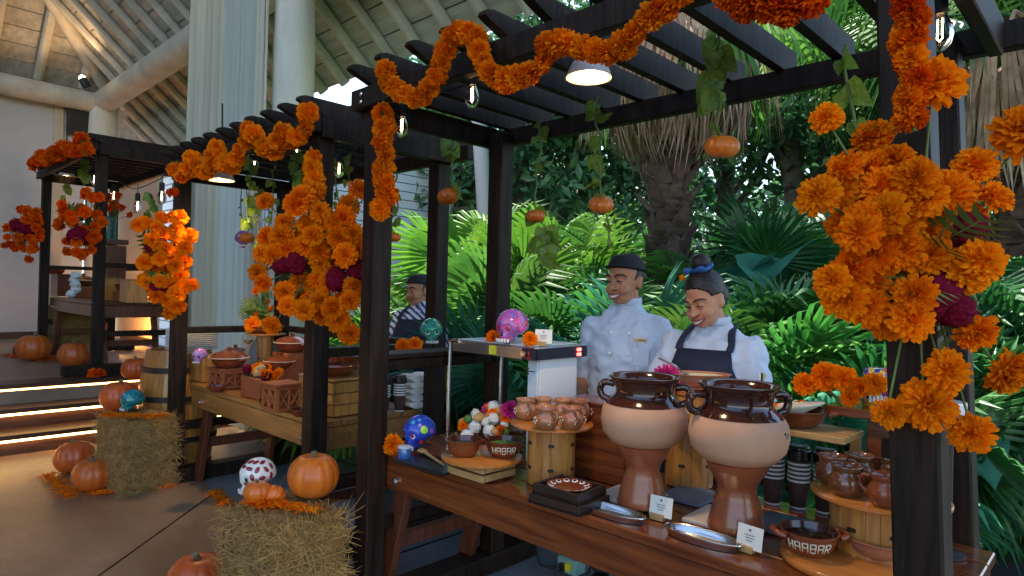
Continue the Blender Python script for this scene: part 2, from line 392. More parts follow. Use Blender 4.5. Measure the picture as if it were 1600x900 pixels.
def fuse(mb, voxel, smooth_it=3, factor=.5):
    """one continuous skin from overlapping solids"""
    me = mb.mesh('body', 0); o = bpy.data.objects.new('body', me); COL.objects.link(o)
    r = o.modifiers.new('r', 'REMESH'); r.mode = 'VOXEL'; r.voxel_size = voxel; r.use_smooth_shade = True
    if smooth_it:
        k = o.modifiers.new('s', 'SMOOTH'); k.factor = factor; k.iterations = smooth_it
    dg = bpy.context.evaluated_depsgraph_get(); out = bpy.data.meshes.new_from_object(o.evaluated_get(dg))
    bpy.data.objects.remove(o); bpy.data.meshes.remove(me)
    out.polygons.foreach_set('use_smooth', [True]*len(out.polygons))
    return out
rnd = random.uniform
# ================================================================== the setting
def struct(o): o['kind'] = 'structure'; return o
STG = .53                                     # height of the stage
# ground to the horizon, hall floor, garden bed
g = MB(); g.add([(-400, -400, -.06), (400, -400, -.06), (400, 400, -.06), (-400, 400, -.06)], [(0, 1, 2, 3)])
struct(g.build('ground', 'soil'))
g = MB(); g.box((-2.5, -4.05, -.05), (21, 12, .1)); fl = struct(g.build('floor', 'floor_tan'))
g = MB(); g.box((-2.5, 3.08, -.052), (21, 2.26, .1)); fg = struct(g.build('stall_floor', 'floor_grey'))
def joint(a, b, par):
    m = MB(); m.bar((*a, .0005), (*b, .0005), .012, .004, ch=0); m.build('joint', 'iron', par)
for k in (-2, 0, 2): joint((-3.85+k*1.6-1.0, 1.04+1.0-.05), (-3.85+k*1.6+2.6, 1.04-2.6), fl)
for uu in (-5.6, -3.0, -.4): joint((uu, 1.98), (uu, 4.18), fg)
joint((-6.5, 3.05), (3, 3.05), fg)
# stage and lit steps
g = MB(); g.box((-13.7, -2.5, STG/2-.01), (12.5, 11.6, STG), ch=.01); stg = struct(g.build('stage', 'stage_stone'))
risers = [(-6.85, STG/3), (-7.14, STG*2/3), (-7.43, STG+.004)]
for i, (uu, zz) in enumerate(risers):
    s = thing('step', ['lowest dark wooden step with a lit strip under its edge', 'middle dark wooden step with a lit strip under its edge',
                       'topmost dark wooden step with a lit strip under its edge'][i], 'step', (uu, 0, 0), group='lit steps up to the stage')
    m = MB(); m.box((-.17, -2.5, zz-.02), (.34, 11.5, .04), ch=.006); m.build('tread', 'step_wood', s)
    m = MB(); m.box((-.06, -2.5, (zz-.04+(zz-STG/3))/2), (.02, 11.48, STG/3-.042)); m.build('riser', 'step_wood', s)
    m = MB(); m.box((-.03, -2.5, zz-.052), (.02, 11.4, .018)); m.build('light_strip', 'led', s)

# --- roof of the hall: round beam on columns, pole rafters, boards; hipped at the far end
hall = thing('hall_roof', 'high whitewashed pitched roof of poles and boards over the hall', 'roof')
ZB, VB, UE, T = 4.6, 3.1, -12.9, .9
def zr(v): return ZB+.3-T*(v-VB)
m = MB(); m.tube([(UE-.3, VB, ZB), (-6, VB, ZB+.03), (3, VB, ZB)], .19, 14); m.build('beam', 'white_wash', hall)
m = MB(); m.tube([(UE, VB+.2, ZB-.05), (UE, 0, ZB), (UE, -8, ZB)], .17, 14); m.build('beam', 'white_wash', hall)
nrm = Vector((0, T, 1)).normalized()
u = -13.86
while u < 1.2:
    vt = max(VB-(u-UE), -2.5)
    m = MB(); w = rnd(-.02, .02)
    m.tube([(u+w, 4.16, zr(4.16)), (u, (vt+4.1)/2, zr((vt+4.1)/2)), (u-w, vt, zr(vt))], rnd(.058, .07), 8)
    m.build('rafter', 'white_wash', hall); u += .5
u = UE
v = VB-.3
while v > -4:
    L_ = min(VB-v, 5.5)
    m = MB(); m.tube([(UE-.1, v, ZB+.2), (UE+L_, v, ZB+.3+T*L_)], .07, 8); m.build('rafter', 'white_wash', hall); v -= .62
m = MB(); m.tube([(UE-.1, VB+.1, ZB+.2), (UE+5.6, VB-5.6, ZB+.3+T*5.6)], .11, 10); m.build('hip_rafter', 'white_wash', hall)
bw = .3/math.sqrt(1+T*T)
v = 4.2
while v > -2.4:
    uh = UE+(VB-v); c = Vector(((uh+3)/2, v-bw/2, zr(v-bw/2)+.085)); 
    m = MB(); M = Matrix.Rotation(-math.atan(T), 3, 'X'); m.box((0, 0, 0), (3-uh, .286, .02), M)
    m.build('roof_board', 'roof_board', hall, loc=c); v -= bw
uu = UE-.1
while uu < UE+5.2:
    vh = VB-(uu-UE); M = Matrix.Rotation(-math.atan(T), 3, 'Y')
    m = MB(); m.box((0, 0, 0), (.286, vh+7, .02), M); m.build('roof_board', 'roof_board', hall, loc=(uu, (vh-7)/2, ZB+.385+T*(uu-UE))); uu += bw
# outer skin keeps daylight out of the joints between the boards
m = MB(); uh = UE
m.add([(UE-1.12, 4.22, zr(4.22)+.13), (3.2, 4.22, zr(4.22)+.13), (3.2, -8.5, zr(-8.5)+.13), (UE+11.6, -8.5, zr(-8.5)+.13)], [(0, 1, 2, 3)])
m.add([(UE-1.12, 4.22, zr(4.22)+.13), (UE+11.6, -8.5, zr(-8.5)+.13), (UE-1.12, -8.5, zr(4.22)+.13)], [(0, 1, 2)])
m.build('thatch_skin', 'roof_board', hall)
def column(uu, vv, z0, label, r=.2):
    c = thing('round_column', label, 'column', (uu, vv, z0), group='whitewashed round columns')
    m = MB(); H = ZB-z0-.1; n = 14; prof = [(r*(1+.03*math.sin(k*1.7)), H*k/n) for k in range(n+1)]
    m.lathe(prof, 20, rib=lambda t, z: 1+.03*math.sin(2*t+z*2)+.015*math.sin(5*t-z)); m.build('shaft', 'column_bark', c)
    m = MB(); m.box((0, 0, .04), (r*2.6, r*2.6, .08), ch=.01); m.build('base', 'white_wash', c)
    for k in range(7):
        a = rnd(0, 6.28); zz = rnd(1.2, H-.4); mm = MB(); mm.box((0, 0, 0), (.012, .03, rnd(.06, .16)))
        mm.build('crack', 'bark', c, loc=((r*1.0)*math.cos(a), (r*1.0)*math.sin(a), zz), rot=(0, 0, a))
column(-6.1, VB, 0, 'tall whitewashed round column beside the curtains')
column(UE, VB, STG, 'far whitewashed round column at the corner of the roof beams', .22)
# far wall and side partition
w = thing('end_wall', 'plain white wall at the far end behind the stage', 'wall', (UE-.3, 0, STG))
m = MB(); m.box((0, -2.6, 2.0), (.16, 11.0, 4.0)); m.build('panel', 'wall_paint', w)
for vv in (.62, -1.9, 2.5): m = MB(); m.box((.1, vv, 2.0), (.05, .14, 3.98), ch=.01); m.build('pilaster', 'partition', w)
m = MB(); m.box((.09, -2.6, .06), (.03, 10.9, .12)); m.build('skirting', 'step_wood', w)
w = thing('dimming_wall', 'unseen white wall added to dim the hall beside the stage', 'wall', (-9.6, -5.2, 0))  # out of view, added to darken the stage end of the hall
for k in range(6): m = MB(); m.box((-2.6+k*1.75, 0, 2.35), (1.74, .16, 4.7)); m.build('panel', 'wall_paint', w)
w = thing('partition_wall', 'beige partition wall behind the farthest stall', 'wall', (-11.95, 3.42, STG))
for k in range(3): m = MB(); m.box((-.68+k*.68, 0, 1.3), (.672, .08, 2.6), ch=.004); m.build('panel', 'partition', w)
m = MB(); m.box((0, -.02, 2.64), (2.08, .14, .08), ch=.004); m.build('top_rail', 'partition', w)
m = MB(); m.box((0, -.045, .05), (2.06, .02, .1)); m.build('skirting', 'step_wood', w)
lm = thing('wall_speaker', 'small dark box fixed high on the far wall', 'speaker', pu(124, 193, UE-.1))
m = MB(); m.box((0, 0, 0), (.16, .34, .42), ch=.015); m.build('case', 'iron', lm); m = MB(); m.lathe([(.1, 0), (.1, .01)], 16)
m.build('grille', 'dark_tray', lm, M=align((.085, 0, .03), (1, 0, 0)))
# roof spotlight
P = pd(137, 138, 9.9)
lm = thing('roof_spotlight', 'small lit spotlight on the far roof beam', 'spotlight', P)
m = MB(); m.lathe([(.05, 0), (.06, .02), (.06, .13), (.045, .16)], 14); m.build('housing', 'iron', lm, rot=(R(25), R(-10), 0))
m = MB(); m.ball((0, 0, .16), .045, 10, 6); m.build('bulb', 'lamp_bulb', lm, rot=(R(25), R(-10), 0))
def spot(name, loc, d, e, size, col, parent, blend=.5, rad=.03):
    l = bpy.data.lights.new(name, 'SPOT'); l.energy = e; l.spot_size = size; l.spot_blend = blend; l.color = col; l.shadow_soft_size = rad
    o = bpy.data.objects.new(name, l); COL.objects.link(o); o.location = loc; o.rotation_euler = Vector(d).to_track_quat('-Z', 'Y').to_euler()
    return o
spot('roof_spotlight_beam', P+Vector((.02, -.05, .25)), (-.4, -.5, 1.2), 12, R(110), (1, .6, .28), lm)
# --- curtains
def curtain(name, label, u0, u1, v, z0, z1, amp, waves, m_):
    c = thing(name, label, 'curtain', (0, 0, 0))
    n = 150; vs = []; fs = []; zs = [z0, z0+.3, (z0+z1)/2, z1-.4, z1]
    for j, z in enumerate(zs):
        for i in range(n+1):
            t = i/n; a = amp*(1.15-.5*j/4)
            vs.append((u0+(u1-u0)*t+.02*math.sin(t*37+j), v+a*math.sin(t*waves*6.283+.5*math.sin(t*19))+a*.5*math.sin(t*waves*14.1+j*.25), z))
    for j in range(len(zs)-1):
        for i in range(n): q = j*(n+1)+i; fs.append((q, q+1, q+n+2, q+n+1))
    mm = MB(); mm.add(vs, fs); mm.build('drape', m_, c, smooth=180)
    mm = MB(); mm.tube([(u0-.1, v, z1+.02), (u1+.1, v, z1+.02)], .018, 8); mm.build('curtain_rod', 'iron', c)
curtain('beige_curtain', 'heavy beige curtain hanging in folds left of the white sheer', -8.25, -7.2, 2.87, .05, 5.1, .055, 6, 'curtain_beige')
curtain('sheer_curtain', 'pale sheer curtain beside the round column', -7.22, -6.2, 2.86, .05, 5.1, .03, 8, 'curtain_sheer')
curtain('beige_curtain', 'narrow beige curtain gathered against the round column', -6.35, -6.1, 2.83, .05, 5.1, .03, 3, 'curtain_beige')

# --- stalls
POST = .1
PST = {}
def pergola(key, u0, u1, v0, v1, z0, label, n, H=2.4, lean=0.):
    p = thing('pergola', label, 'pergola', ((u0+u1)/2, (v0+v1)/2, z0), group='dark wooden pergola stalls')
    def part(nm, mb, sm=30): o = mb.build(nm, 'black_wood', p, smooth=sm); o.location = (-(u0+u1)/2, -(v0+v1)/2, 0); return o
    c = (u0+POST/2, u1-POST/2)
    for uu in c:
        for vv in (v0+POST/2, v1-POST/2):
            m = MB(); m.box((uu, vv, H/2-.02), (POST, POST, H-.04), ch=.006)
            if uu > c[0] and key == 'N' and vv > (v0+v1)/2: m.v = [q-Vector((.07, 0, 0)) for q in m.v]
            if uu > c[0]: m.v = [p+Vector((lean*(1-p.z/H), 0, 0)) for p in m.v]
            part('post', m)
    for vv in (v0-.027, v1+.027):
        m = MB(); m.box(((u0+u1)/2+(.05 if vv > v1 else 0), vv, H-.045), (u1-u0+(.2 if vv > v1 else .08), .05, .09), ch=.005); part('beam', m)
    for uu in (u0-.022, u1+.022):
        m = MB(); m.box((uu, (v0+v1)/2, H-.056), (.04, v1-v0-.002, .11), ch=.004); part('end_beam', m)
    for k in range(n):
        uu = u0+.03+(u1-u0-.06)*k/(n-1); w = .04
        vs = []; y0, y1 = v0-.09, v1+.14
        prof = [(y0-.02, H+.072), (y0-.012, H+.09), (y0+.02, H+.1), (y1, H+.1), (y1, H+.002), (y0+.19, H+.002), (y0+.09, H+.03), (y0+.01, H+.058)]
        for sx in (-1, 1):
            for (yy, zz) in prof: vs.append((uu+sx*w/2, yy, zz))
        q = len(prof); m = MB(); m.add(vs, [tuple(range(q)), tuple(range(2*q-1, q-1, -1))]+[(i, q+i, q+(i+1) % q, (i+1) % q) for i in range(q)])
        part('rafter', m)
    for uu in c:
        for zz, hh in ((1.17, .05), (.45, .06)):
            m = MB(); m.box((uu, (v0+v1)/2, zz-hh/2), (.07, v1-v0-2*POST, hh), ch=.004); part('rail', m)
        m = MB(); m.box((uu, (v0+v1)/2, .05), (POST+.05, v1-v0+.5, .1), ch=.008); part('skid', m)
    if key != 'N':
        for zz, hh in ((1.17, .05), ):
            m = MB(); m.box(((u0+u1)/2, v1-POST/2, zz-hh/2), (u1-u0-2*POST, .05, hh), ch=.004); part('rail', m)
    for uu in c:
        for vv, s_ in ((v0-.053, -1), (v1+.053, 1)):
            for dz in (-.03, -.065):
                m = MB(); m.lathe([(.011, 0), (.011, .004), (.006, .008)], 8); o = m.build('bolt', 'steel', p, M=align((uu-(u0+u1)/2+.0, vv-(v0+v1)/2, H+dz), (0, s_, 0)))
    PST[key] = p
pergola('N', -2.57, -.36, 1.66, 2.55, 0, 'nearest dark wooden pergola stall, over the two big clay pots', 11, lean=.11)
pergola('M', -5.28, -3.13, 1.74, 2.66, 0, 'middle dark wooden pergola stall, over the lidded casseroles', 11)
pergola('F', -10.5, -7.78, 1.83, 2.72, STG, 'farthest dark wooden pergola stall, up on the stage', 13)
m = MB(); m.box((-2.56, 2.1, 1.185), (.17, .78, .024), ch=.004)
o = m.build('shelf_board', 'black_wood', PST['N']); o.location = (-PST['N'].location.x, -PST['N'].location.y, 0)

def table(name, label, u0, u1, v0, v1, z0, top, m_, lm, h=.75, apron=.13):
    t = thing(name, label, 'table', ((u0+u1)/2, (v0+v1)/2, z0)); W = u1-u0; D = v1-v0
    n = 5; bw = D/n
    for k in range(n):
        m = MB(); m.box((0, -D/2+bw*(k+.5), h-.0175), (W, bw-.005, .035), ch=.004); m.build('plank', m_, t, smooth=30)
    for s in (-1, 1):
        m = MB(); m.box((0, s*(D/2-.022), h-.037-apron/2), (W-.02, .035, apron), ch=.004); m.build('apron', m_, t, smooth=30)
        m = MB(); m.box((s*(W/2-.03), 0, h-.037-apron/2), (.035, D-.085, apron), ch=.004); m.build('apron', m_, t, smooth=30)
        xs = s*(W/2-.2)
        for r in (-1, 1):
            m = MB(); m.bar((xs, r*(D/2-.075), h-.06), (xs+s*.2, r*(D/2-.075), .0), .09, .045, up=Vector((0, 1, 0)), ch=.005); m.build('leg', lm, t, smooth=30)
        m = MB(); m.box((xs+s*.13, 0, .3), (.04, D-.2, .07), ch=.004); m.build('stretcher', lm, t, smooth=30)
        for r in (-1, 1):
            m = MB(); m.lathe([(.018, 0), (.018, .012), (.008, .018)], 10); m.build('bolt', 'steel', t, M=align((xs-.005, r*(D/2-.003), h-.12), (0, r, 0)))
    return t
table('serving_table', 'varnished reddish wooden table carrying the big clay pots', -2.6, -.3, 1.765, 2.44, 0, .75, 'table_wood', 'leg_wood')
table('serving_table', 'honey coloured wooden table carrying the lidded casseroles', -5.15, -3.24, 1.86, 2.55, 0, .75, 'honey_table', 'leg_wood')
table('serving_table', 'dark wooden table on the stage at the far stall', -10.3, -7.95, 1.92, 2.58, STG, .75, 'leg_wood', 'leg_wood')

# --- white clapboard house behind the garden
hs = thing('clapboard_house', 'white clapboard house behind the palms', 'house', (-14, 7, 0))
m = MB(); m.box((-2, 0, 2.0), (9.9, 4.6, 4.0)); m.build('wall', 'clapboard_gap_shade', hs)
def gable_z(v): return 4.95-.36*abs(v)
k = 0; z = .2
while z < 4.9:
    half = min(2.42, (4.95-z-.16)/.36) if z > 4.0 else 2.42
    if half > .2:
        m = MB(); M = Matrix.Rotation(R(5), 3, 'Y'); m.box((2.985, 0, z+.09), (.03, half*2, .155), M); m.build('board', 'clapboard', hs, smooth=0)
    if z < 3.9:
        m = MB(); M = Matrix.Rotation(R(-5), 3, 'X'); m.box((-2, -2.335, z+.09), (9.96, .03, .155), M); m.build('board', 'clapboard', hs, smooth=0)
    z += .175
m = MB()
for s in (-1, 1):
    m.add([(-7.2, 0, 5.08), (3.25, 0, 5.08), (3.25, s*2.8, 4.06), (-7.2, s*2.8, 4.06), (-7.2, 0, 4.98), (3.25, 0, 4.98), (3.25, s*2.8, 3.96), (-7.2, s*2.8, 3.96)],
          [(0, 1, 2, 3), (4, 7, 6, 5), (0, 4, 5, 1), (1, 5, 6, 2), (2, 6, 7, 3), (3, 7, 4, 0)])
m.build('roof', 'house_roof', hs, smooth=0)
for s in (-1, 1):
    m = MB(); m.box((3.02, s*2.36, 2.0), (.05, .12, 4.0), ch=.005); m.build('corner_trim', 'white_matte', hs)
ex = thing('garden_shed', 'low pale shed beside the clapboard house', 'shed', (-11.6, 10.3, 0))
m = MB(); m.box((0, 0, 1.6), (2, 1.6, 3.2)); m.build('wall', 'clapboard_gap_shade', ex)
m = MB(); m.box((0, 0, 3.28), (2.3, 1.9, .1), ch=.01); m.build('roof', 'house_roof', ex)
for k in range(16): m = MB(); m.box((1.012, 0, .2+k*.19), (.024, 1.58, .16), Matrix.Rotation(R(5), 3, 'Y')); m.build('board', 'clapboard', ex, smooth=0)
pl = thing('utility_pole', 'pale leaning utility pole among the trees', 'pole', pd(776, 460, 12.5)*1)
pl.location.z = 0
b0 = pl.location; tp = pd(746, 150, 12.5)-b0
m = MB(); m.tube([(0, 0, 0), tuple(tp*.5), tuple(tp)], [.16, .15, .14], 10); m.build('shaft', 'pole_grey', pl)
m = MB(); m.box(tuple(tp-Vector((0, 0, .3))), (1.6, .1, .1)); m.build('crossarm', 'tree_bark', pl)
# ================================================================== flowers
def marigold_mesh(name, seed, rings, rad, m_, ruff=.5):
    """double blossom: rings of ruffled petals over a green calyx; local +Z is where the flower looks, radius about .5"""
    r_ = random.Random(seed); mb = MB()
    for (nr, el, ln, w) in rings:
        for k in range(nr):
            a = 6.283*(k+r_.uniform(-.3, .3))/nr; e = R(el+r_.uniform(-9, 9)); L_ = ln*r_.uniform(.85, 1.12)*rad; ww = w*r_.uniform(.85, 1.15)*rad
            d = Vector((math.cos(a)*math.cos(e), math.sin(a)*math.cos(e), math.sin(e))); s = Vector((-math.sin(a), math.cos(a), 0)); up = d.cross(s)*-1
            b = Vector((0, 0, .02*rad)); mid = d*L_*.6+up*.03*rad
            z1, z2, z3 = (r_.uniform(-1, 1)*ruff*.28*rad for _ in range(3))
            mb.add([b-s*ww*.2, b+s*ww*.2, mid-s*ww*.5+up*z1, mid+s*ww*.5+up*z3, d*L_*.93-s*ww*.42+up*(z3-.03*rad), d*L_*1.02+up*z2, d*L_*.93+s*ww*.42+up*(z1-.03*rad)],
                   [(0, 1, 3, 2), (2, 3, 6, 5), (2, 5, 4)])
    mb.mi = 1
    mb.tube([(0, 0, -.42*rad), (0, 0, -.2*rad), (0, 0, .05*rad)], [.05*rad, .16*rad, .22*rad], 6)
    return mb.mesh(name, 180, [m_, 'sepal'])
RG_BALL = [(17, -26, .84, .26), (21, -10, .95, .25), (22, 4, .98, .24), (21, 17, .97, .24), (20, 30, .93, .23), (18, 42, .89, .22), (15, 54, .85, .22), (12, 66, .81, .2), (7, 79, .79, .18)]
RG_FLAT = [(17, -12, 1.02, .29), (20, 1, 1.0, .26), (20, 12, .95, .25), (19, 23, .88, .24), (17, 34, .8, .22), (15, 46, .72, .2), (12, 59, .64, .18), (7, 75, .58, .15)]
FL_BALL = [marigold_mesh('blossom', s, RG_BALL, .5, 'marigold') for s in (1, 2)]
FL_FLAT = [marigold_mesh('blossom', s, RG_FLAT, .5, 'marigold') for s in (3, 4, 5)]
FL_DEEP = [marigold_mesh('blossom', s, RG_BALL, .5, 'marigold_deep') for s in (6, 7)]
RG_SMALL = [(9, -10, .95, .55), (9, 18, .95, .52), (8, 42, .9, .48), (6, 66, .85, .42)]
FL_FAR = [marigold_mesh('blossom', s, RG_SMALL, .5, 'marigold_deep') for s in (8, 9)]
FL_MID = [marigold_mesh('blossom', s, RG_SMALL+[(11, 0, 1., .45)], .5, 'marigold') for s in (10, 11)]
def comb_mesh(seed):
    mb = MB(); r_ = random.Random(seed); o = r_.uniform(0, 50)
    def fn(p):
        d = Vector((p.x, p.y, p.z)); f = .85+.28*abs(math.sin(5*d.x+4*d.y+6*noise.noise(d*2+Vector((o, 0, 0)))))+.25*noise.noise(d*4+Vector((o, 0, 0)))
        return Vector((d.x*f, d.y*f, d.z*f))
    mb.ball((0, 0, 0), (.62, .5, .42), 40, 24, fn); return mb.mesh('cockscomb', 180, ['cockscomb'])
COMBS = [comb_mesh(1), comb_mesh(2)]
def leaflet_mesh():
    mb = MB()
    for k in range(9):
        t = k/8; y = .1+t*.9; l = .34*math.sin(math.pi*(.15+.8*(1-t)))+.05
        for s in (-1, 1):
            mb.add([(0, y-.03, 0), (0, y+.03, 0), (s*l, y+.16, .03), (s*l*.6, y+.02, .02)], [(0, 1, 2, 3)] if s > 0 else [(3, 2, 1, 0)])
    mb.tube([(0, 0, 0), (0, 1, 0)], [.012, .004], 4)
    return mb.mesh('leaf', 180, ['stem_green'])
LEAFLET = leaflet_mesh()
STEM_CACHE = {}
def stem_to(parent, a, b, r=.004, sag=.02, m_='stem_green'):
    a, b = Vector(a), Vector(b); mid = (a+b)/2-Vector((0, 0, sag)); mb = MB(); mb.tube(bez([a, mid, b], 4), [r]*9, 5); mb.build('stem', m_, parent, smooth=180)
def bloom(parent, p, d, size, meshes, name='blossom'):
    return ob(name, random.choice(meshes), parent, M=align(p, d, rnd(0, 6.28), size))

def garland(name, label, path, step, size, meshes, group, jitter=.3, rows=2):
    """blossoms threaded on a string, packed round it"""
    path = [Vector(p) for p in path]; g_ = thing(name, label, 'garland', path[0], group=group); base = path[0]
    mb = MB(); mb.tube([p-base for p in path], .006, 5); mb.build('string', 'stem_green', g_, smooth=180)
    acc = 0; last = path[0]; a = rnd(0, 6); k = 0
    for i in range(len(path)-1):
        seg = path[i+1]-path[i]; L_ = seg.length; t = seg.normalized() if L_ > 0 else Vector((1, 0, 0)); pos = 0
        while acc+L_-pos >= step:
            pos += step-acc; acc = 0
            view = (CAM-path[i]).normalized()
            for r_ in range(rows):
                a = rnd(-1.5, 1.5)+ (r_*3.1); side = t.cross(view)
                if side.length < .1: side = Vector((1, 0, 0))
                d = (view*math.cos(a)+side.normalized()*math.sin(a)+t*rnd(-.5, .5)+Vector((0, 0, .1))).normalized()
                s = size*rnd(.85, 1.15); bloom(g_, path[i]+t*pos-base+d*s*.14, d, s, meshes)
        acc += L_-pos
    return g_
def drape(px, v, n=6): return bez([pv(x, y, v) for x, y in px], n)
garland('marigold_garland', 'long marigold garland looped over the front rafters of the nearest pergola',
        drape([(603, 92), (607, 125), (632, 150), (662, 150), (678, 128), (690, 100), (700, 62), (728, 48), (745, 66), (752, 100), (780, 124), (815, 119), (838, 98), (852, 76), (874, 64), (898, 66),
               (918, 80), (940, 78), (962, 76), (986, 64), (1004, 44), (1022, 28), (1045, 8), (1068, -14)], 1.5), .05, .078, FL_BALL, 'marigold garlands')
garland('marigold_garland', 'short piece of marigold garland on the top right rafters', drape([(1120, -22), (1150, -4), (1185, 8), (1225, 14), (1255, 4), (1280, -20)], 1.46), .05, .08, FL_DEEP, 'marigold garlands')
garland('marigold_garland', 'vertical marigold garland on the left front post of the nearest pergola', drape([(599, 158), (601, 200), (597, 250), (602, 300), (596, 332)], 1.58, 8), .058, .098, FL_BALL+FL_FLAT, 'marigold garlands')
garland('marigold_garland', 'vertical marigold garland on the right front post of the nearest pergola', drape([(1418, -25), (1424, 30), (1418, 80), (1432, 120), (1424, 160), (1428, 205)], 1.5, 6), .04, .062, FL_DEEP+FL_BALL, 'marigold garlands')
garland('marigold_garland', 'marigold garland looped along the front rafters of the middle pergola',
        drape([(270, 252), (279, 275), (296, 264), (302, 243), (312, 263), (324, 271), (330, 250), (338, 230), (347, 255), (358, 261), (371, 247), (381, 228), (391, 201), (401, 219), (411, 232), (422, 239), (434, 230),
               (443, 203), (452, 215), (466, 211), (475, 194), (481, 171)], 1.6), .075, .105, FL_MID, 'marigold garlands')
garland('marigold_garland', 'vertical marigold garland above the big bouquet on the middle pergola', drape([(486, 229), (489, 255), (492, 285), (497, 315)], 1.64, 6), .06, .1, FL_MID, 'marigold garlands')
garland('marigold_garland', 'short stub of marigold garland hanging from the middle pergola corner', drape([(270, 288), (270, 302)], 1.62, 4), .06, .09, FL_FAR, 'marigold garlands')
garland('marigold_garland', 'dim marigold garland along the front of the farthest pergola',
        drape([(50, 252), (58, 258), (66, 243), (74, 250), (84, 238), (95, 240), (104, 228), (116, 240), (122, 222), (126, 213), (130, 228), (134, 243)], 1.66), .11, .15, FL_FAR, 'marigold garlands')

def bouquet(name, label, px, depth, size, hub, meshes, combs, group, n_leaf=10, spread=.06, stems=True):
    """flowers given by sight lines at about one depth; stems run back to the hub on the post"""
    H_ = pd(*hub); b_ = thing(name, label, 'bouquet', H_, group=group)
    cx = sum(p[0] for p in px)/len(px); cy = sum(p[1] for p in px)/len(px)
    for p in px:
        k = p[2] if len(p) > 2 else 1.
        dd = depth+rnd(-spread, spread*.6); P = pd(p[0], p[1], dd)
        view = (CAM-P).normalized(); out = (P-H_); out = out.normalized() if out.length > .01 else view
        d = (view*rnd(.5, 1.1)+out*rnd(.3, .9)+Vector((rnd(-.3, .3), rnd(-.3, .3), rnd(-.1, .5)))).normalized()
        bloom(b_, P-H_, d, size*k*rnd(.9, 1.1), meshes)
        if stems: stem_to(b_, (P-H_)-d*size*k*.2, Vector((rnd(-.02, .02), rnd(-.02, .02), rnd(-.05, .05))), r=size*.03, sag=-.01)
    for (x, y, k) in combs:
        P = pd(x, y, depth-spread*.3); ob('cockscomb', random.choice(COMBS), b_, M=align(P-H_, (CAM-P).normalized()+Vector((0, 0, .4)), rnd(0, 6.28), size*k))
    for k in range(n_leaf):
        d = Vector((rnd(-1, 1), rnd(-1, .2), rnd(-1, 1))).normalized(); M = align((0, 0, 0), d, rnd(0, 6)) @ Matrix.Rotation(R(90), 4, 'X') @ Matrix.Scale(size*rnd(1.4, 2.4), 4)
        ob('leaf', LEAFLET, b_, M=M)
    return b_
GB = 'marigold bouquets tied to the pergola posts'
RB = [(1292, 184, .85), (1364, 214), (1398, 252), (1368, 262), (1320, 262, .9), (1278, 306), (1348, 310), (1412, 320, 1.15), (1478, 305, 1.2), (1525, 258), (1552, 308), (1603, 205, 1.35), (1505, 335), (1400, 358, 1.1), (1450, 365),
      (1342, 362), (1335, 418, 1.1), (1405, 425), (1452, 400), (1512, 425), (1533, 408), (1475, 455, 1.05), (1320, 468), (1357, 478, 1.1), (1388, 500), (1425, 500), (1526, 520, .95), (1572, 580, 1.2), (1480, 580, 1.1),
      (1450, 632, 1.2), (1518, 677, .95), (1390, 645, .85), (1460, 128, 1.45), (1310, 300, .9), (1380, 290), (1440, 340), (1490, 375), (1370, 395), (1300, 440, .9), (1430, 460, .9), (1350, 345), (1385, 335), (1445, 310),
      (1320, 350, .9), (1415, 390), (1360, 440), (1465, 330), (1430, 280)]
bouquet('marigold_bouquet', 'largest marigold bouquet, on the right front post of the nearest pergola', RB, 1.36, .09, (1430, 400, 1.44), FL_FLAT+FL_FLAT+FL_BALL,
        [(1505, 358, .75), (1448, 462, 1.05), (1482, 480, .8)], GB, 18, .07)
B2 = [(414, 314, .8), (562, 297, 1.1), (584, 287, .9), (546, 320), (537, 340), (462, 320), (472, 305), (488, 298), (500, 330), (506, 345), (445, 348), (418, 370), (440, 368), (428, 398), (408, 396, .8), (490, 368), (478, 385), (500, 395),
      (530, 372), (552, 366, 1.1), (580, 382), (590, 402), (570, 410), (540, 398), (520, 415), (500, 412), (585, 420, .8), (450, 388), (470, 440), (500, 438), (495, 456), (465, 456), (445, 456), (450, 478, .9), (475, 485), (500, 470), (507, 490),
      (520, 482), (532, 472), (546, 470), (555, 448), (575, 446), (592, 440), (528, 500), (546, 522, 1.1), (425, 508, .9), (403, 425, .8), (412, 442, .8), (515, 390), (465, 370), (480, 350), (525, 350, .9), (560, 390), (545, 410), (515, 440), (485, 470)]
bouquet('marigold_bouquet', 'full marigold bouquet with crimson cockscombs on the middle pergola right post', B2, 3.22, .118, (500, 405, 3.4), FL_FLAT+FL_BALL,
        [(462, 410, .8), (442, 412, .75), (526, 436, .8), (560, 420, .8)], GB, 16, .12)
B3 = [(215+rnd(-2, 2)+x, y) for x, y in [(0, 352), (12, 348), (38, 340), (30, 355), (25, 375), (40, 365), (60, 360), (64, 340), (80, 368), (20, 395), (45, 390), (65, 392), (72, 388), (10, 410), (50, 405), (30, 415), (60, 415), (75, 410), (20, 430), (45, 425), (65, 432),
      (35, 440), (55, 445), (25, 450), (10, 438), (40, 458), (60, 460), (15, 442), (48, 470), (62, 478), (52, 490), (30, 462), (70, 450), (82, 445), (60, 372), (35, 405), (55, 340), (35, 385), (50, 435), (70, 425)]]
bouquet('marigold_bouquet', 'marigold bouquet with dark red cockscomb on the middle pergola left post', B3, 4.68, .115, (262, 410, 4.83), FL_MID, [(251, 385, .9), (240, 383, .8), (247, 448, .7)], GB, 10, .14)
def rand_px(cx, cy, rx, ry, n):
    out = []
    for k in range(n):
        a = rnd(0, 6.283); r = math.sqrt(rnd(.02, 1)); out.append((cx+rx*r*math.cos(a), cy+ry*r*math.sin(a), rnd(.8, 1.1)))
    return out
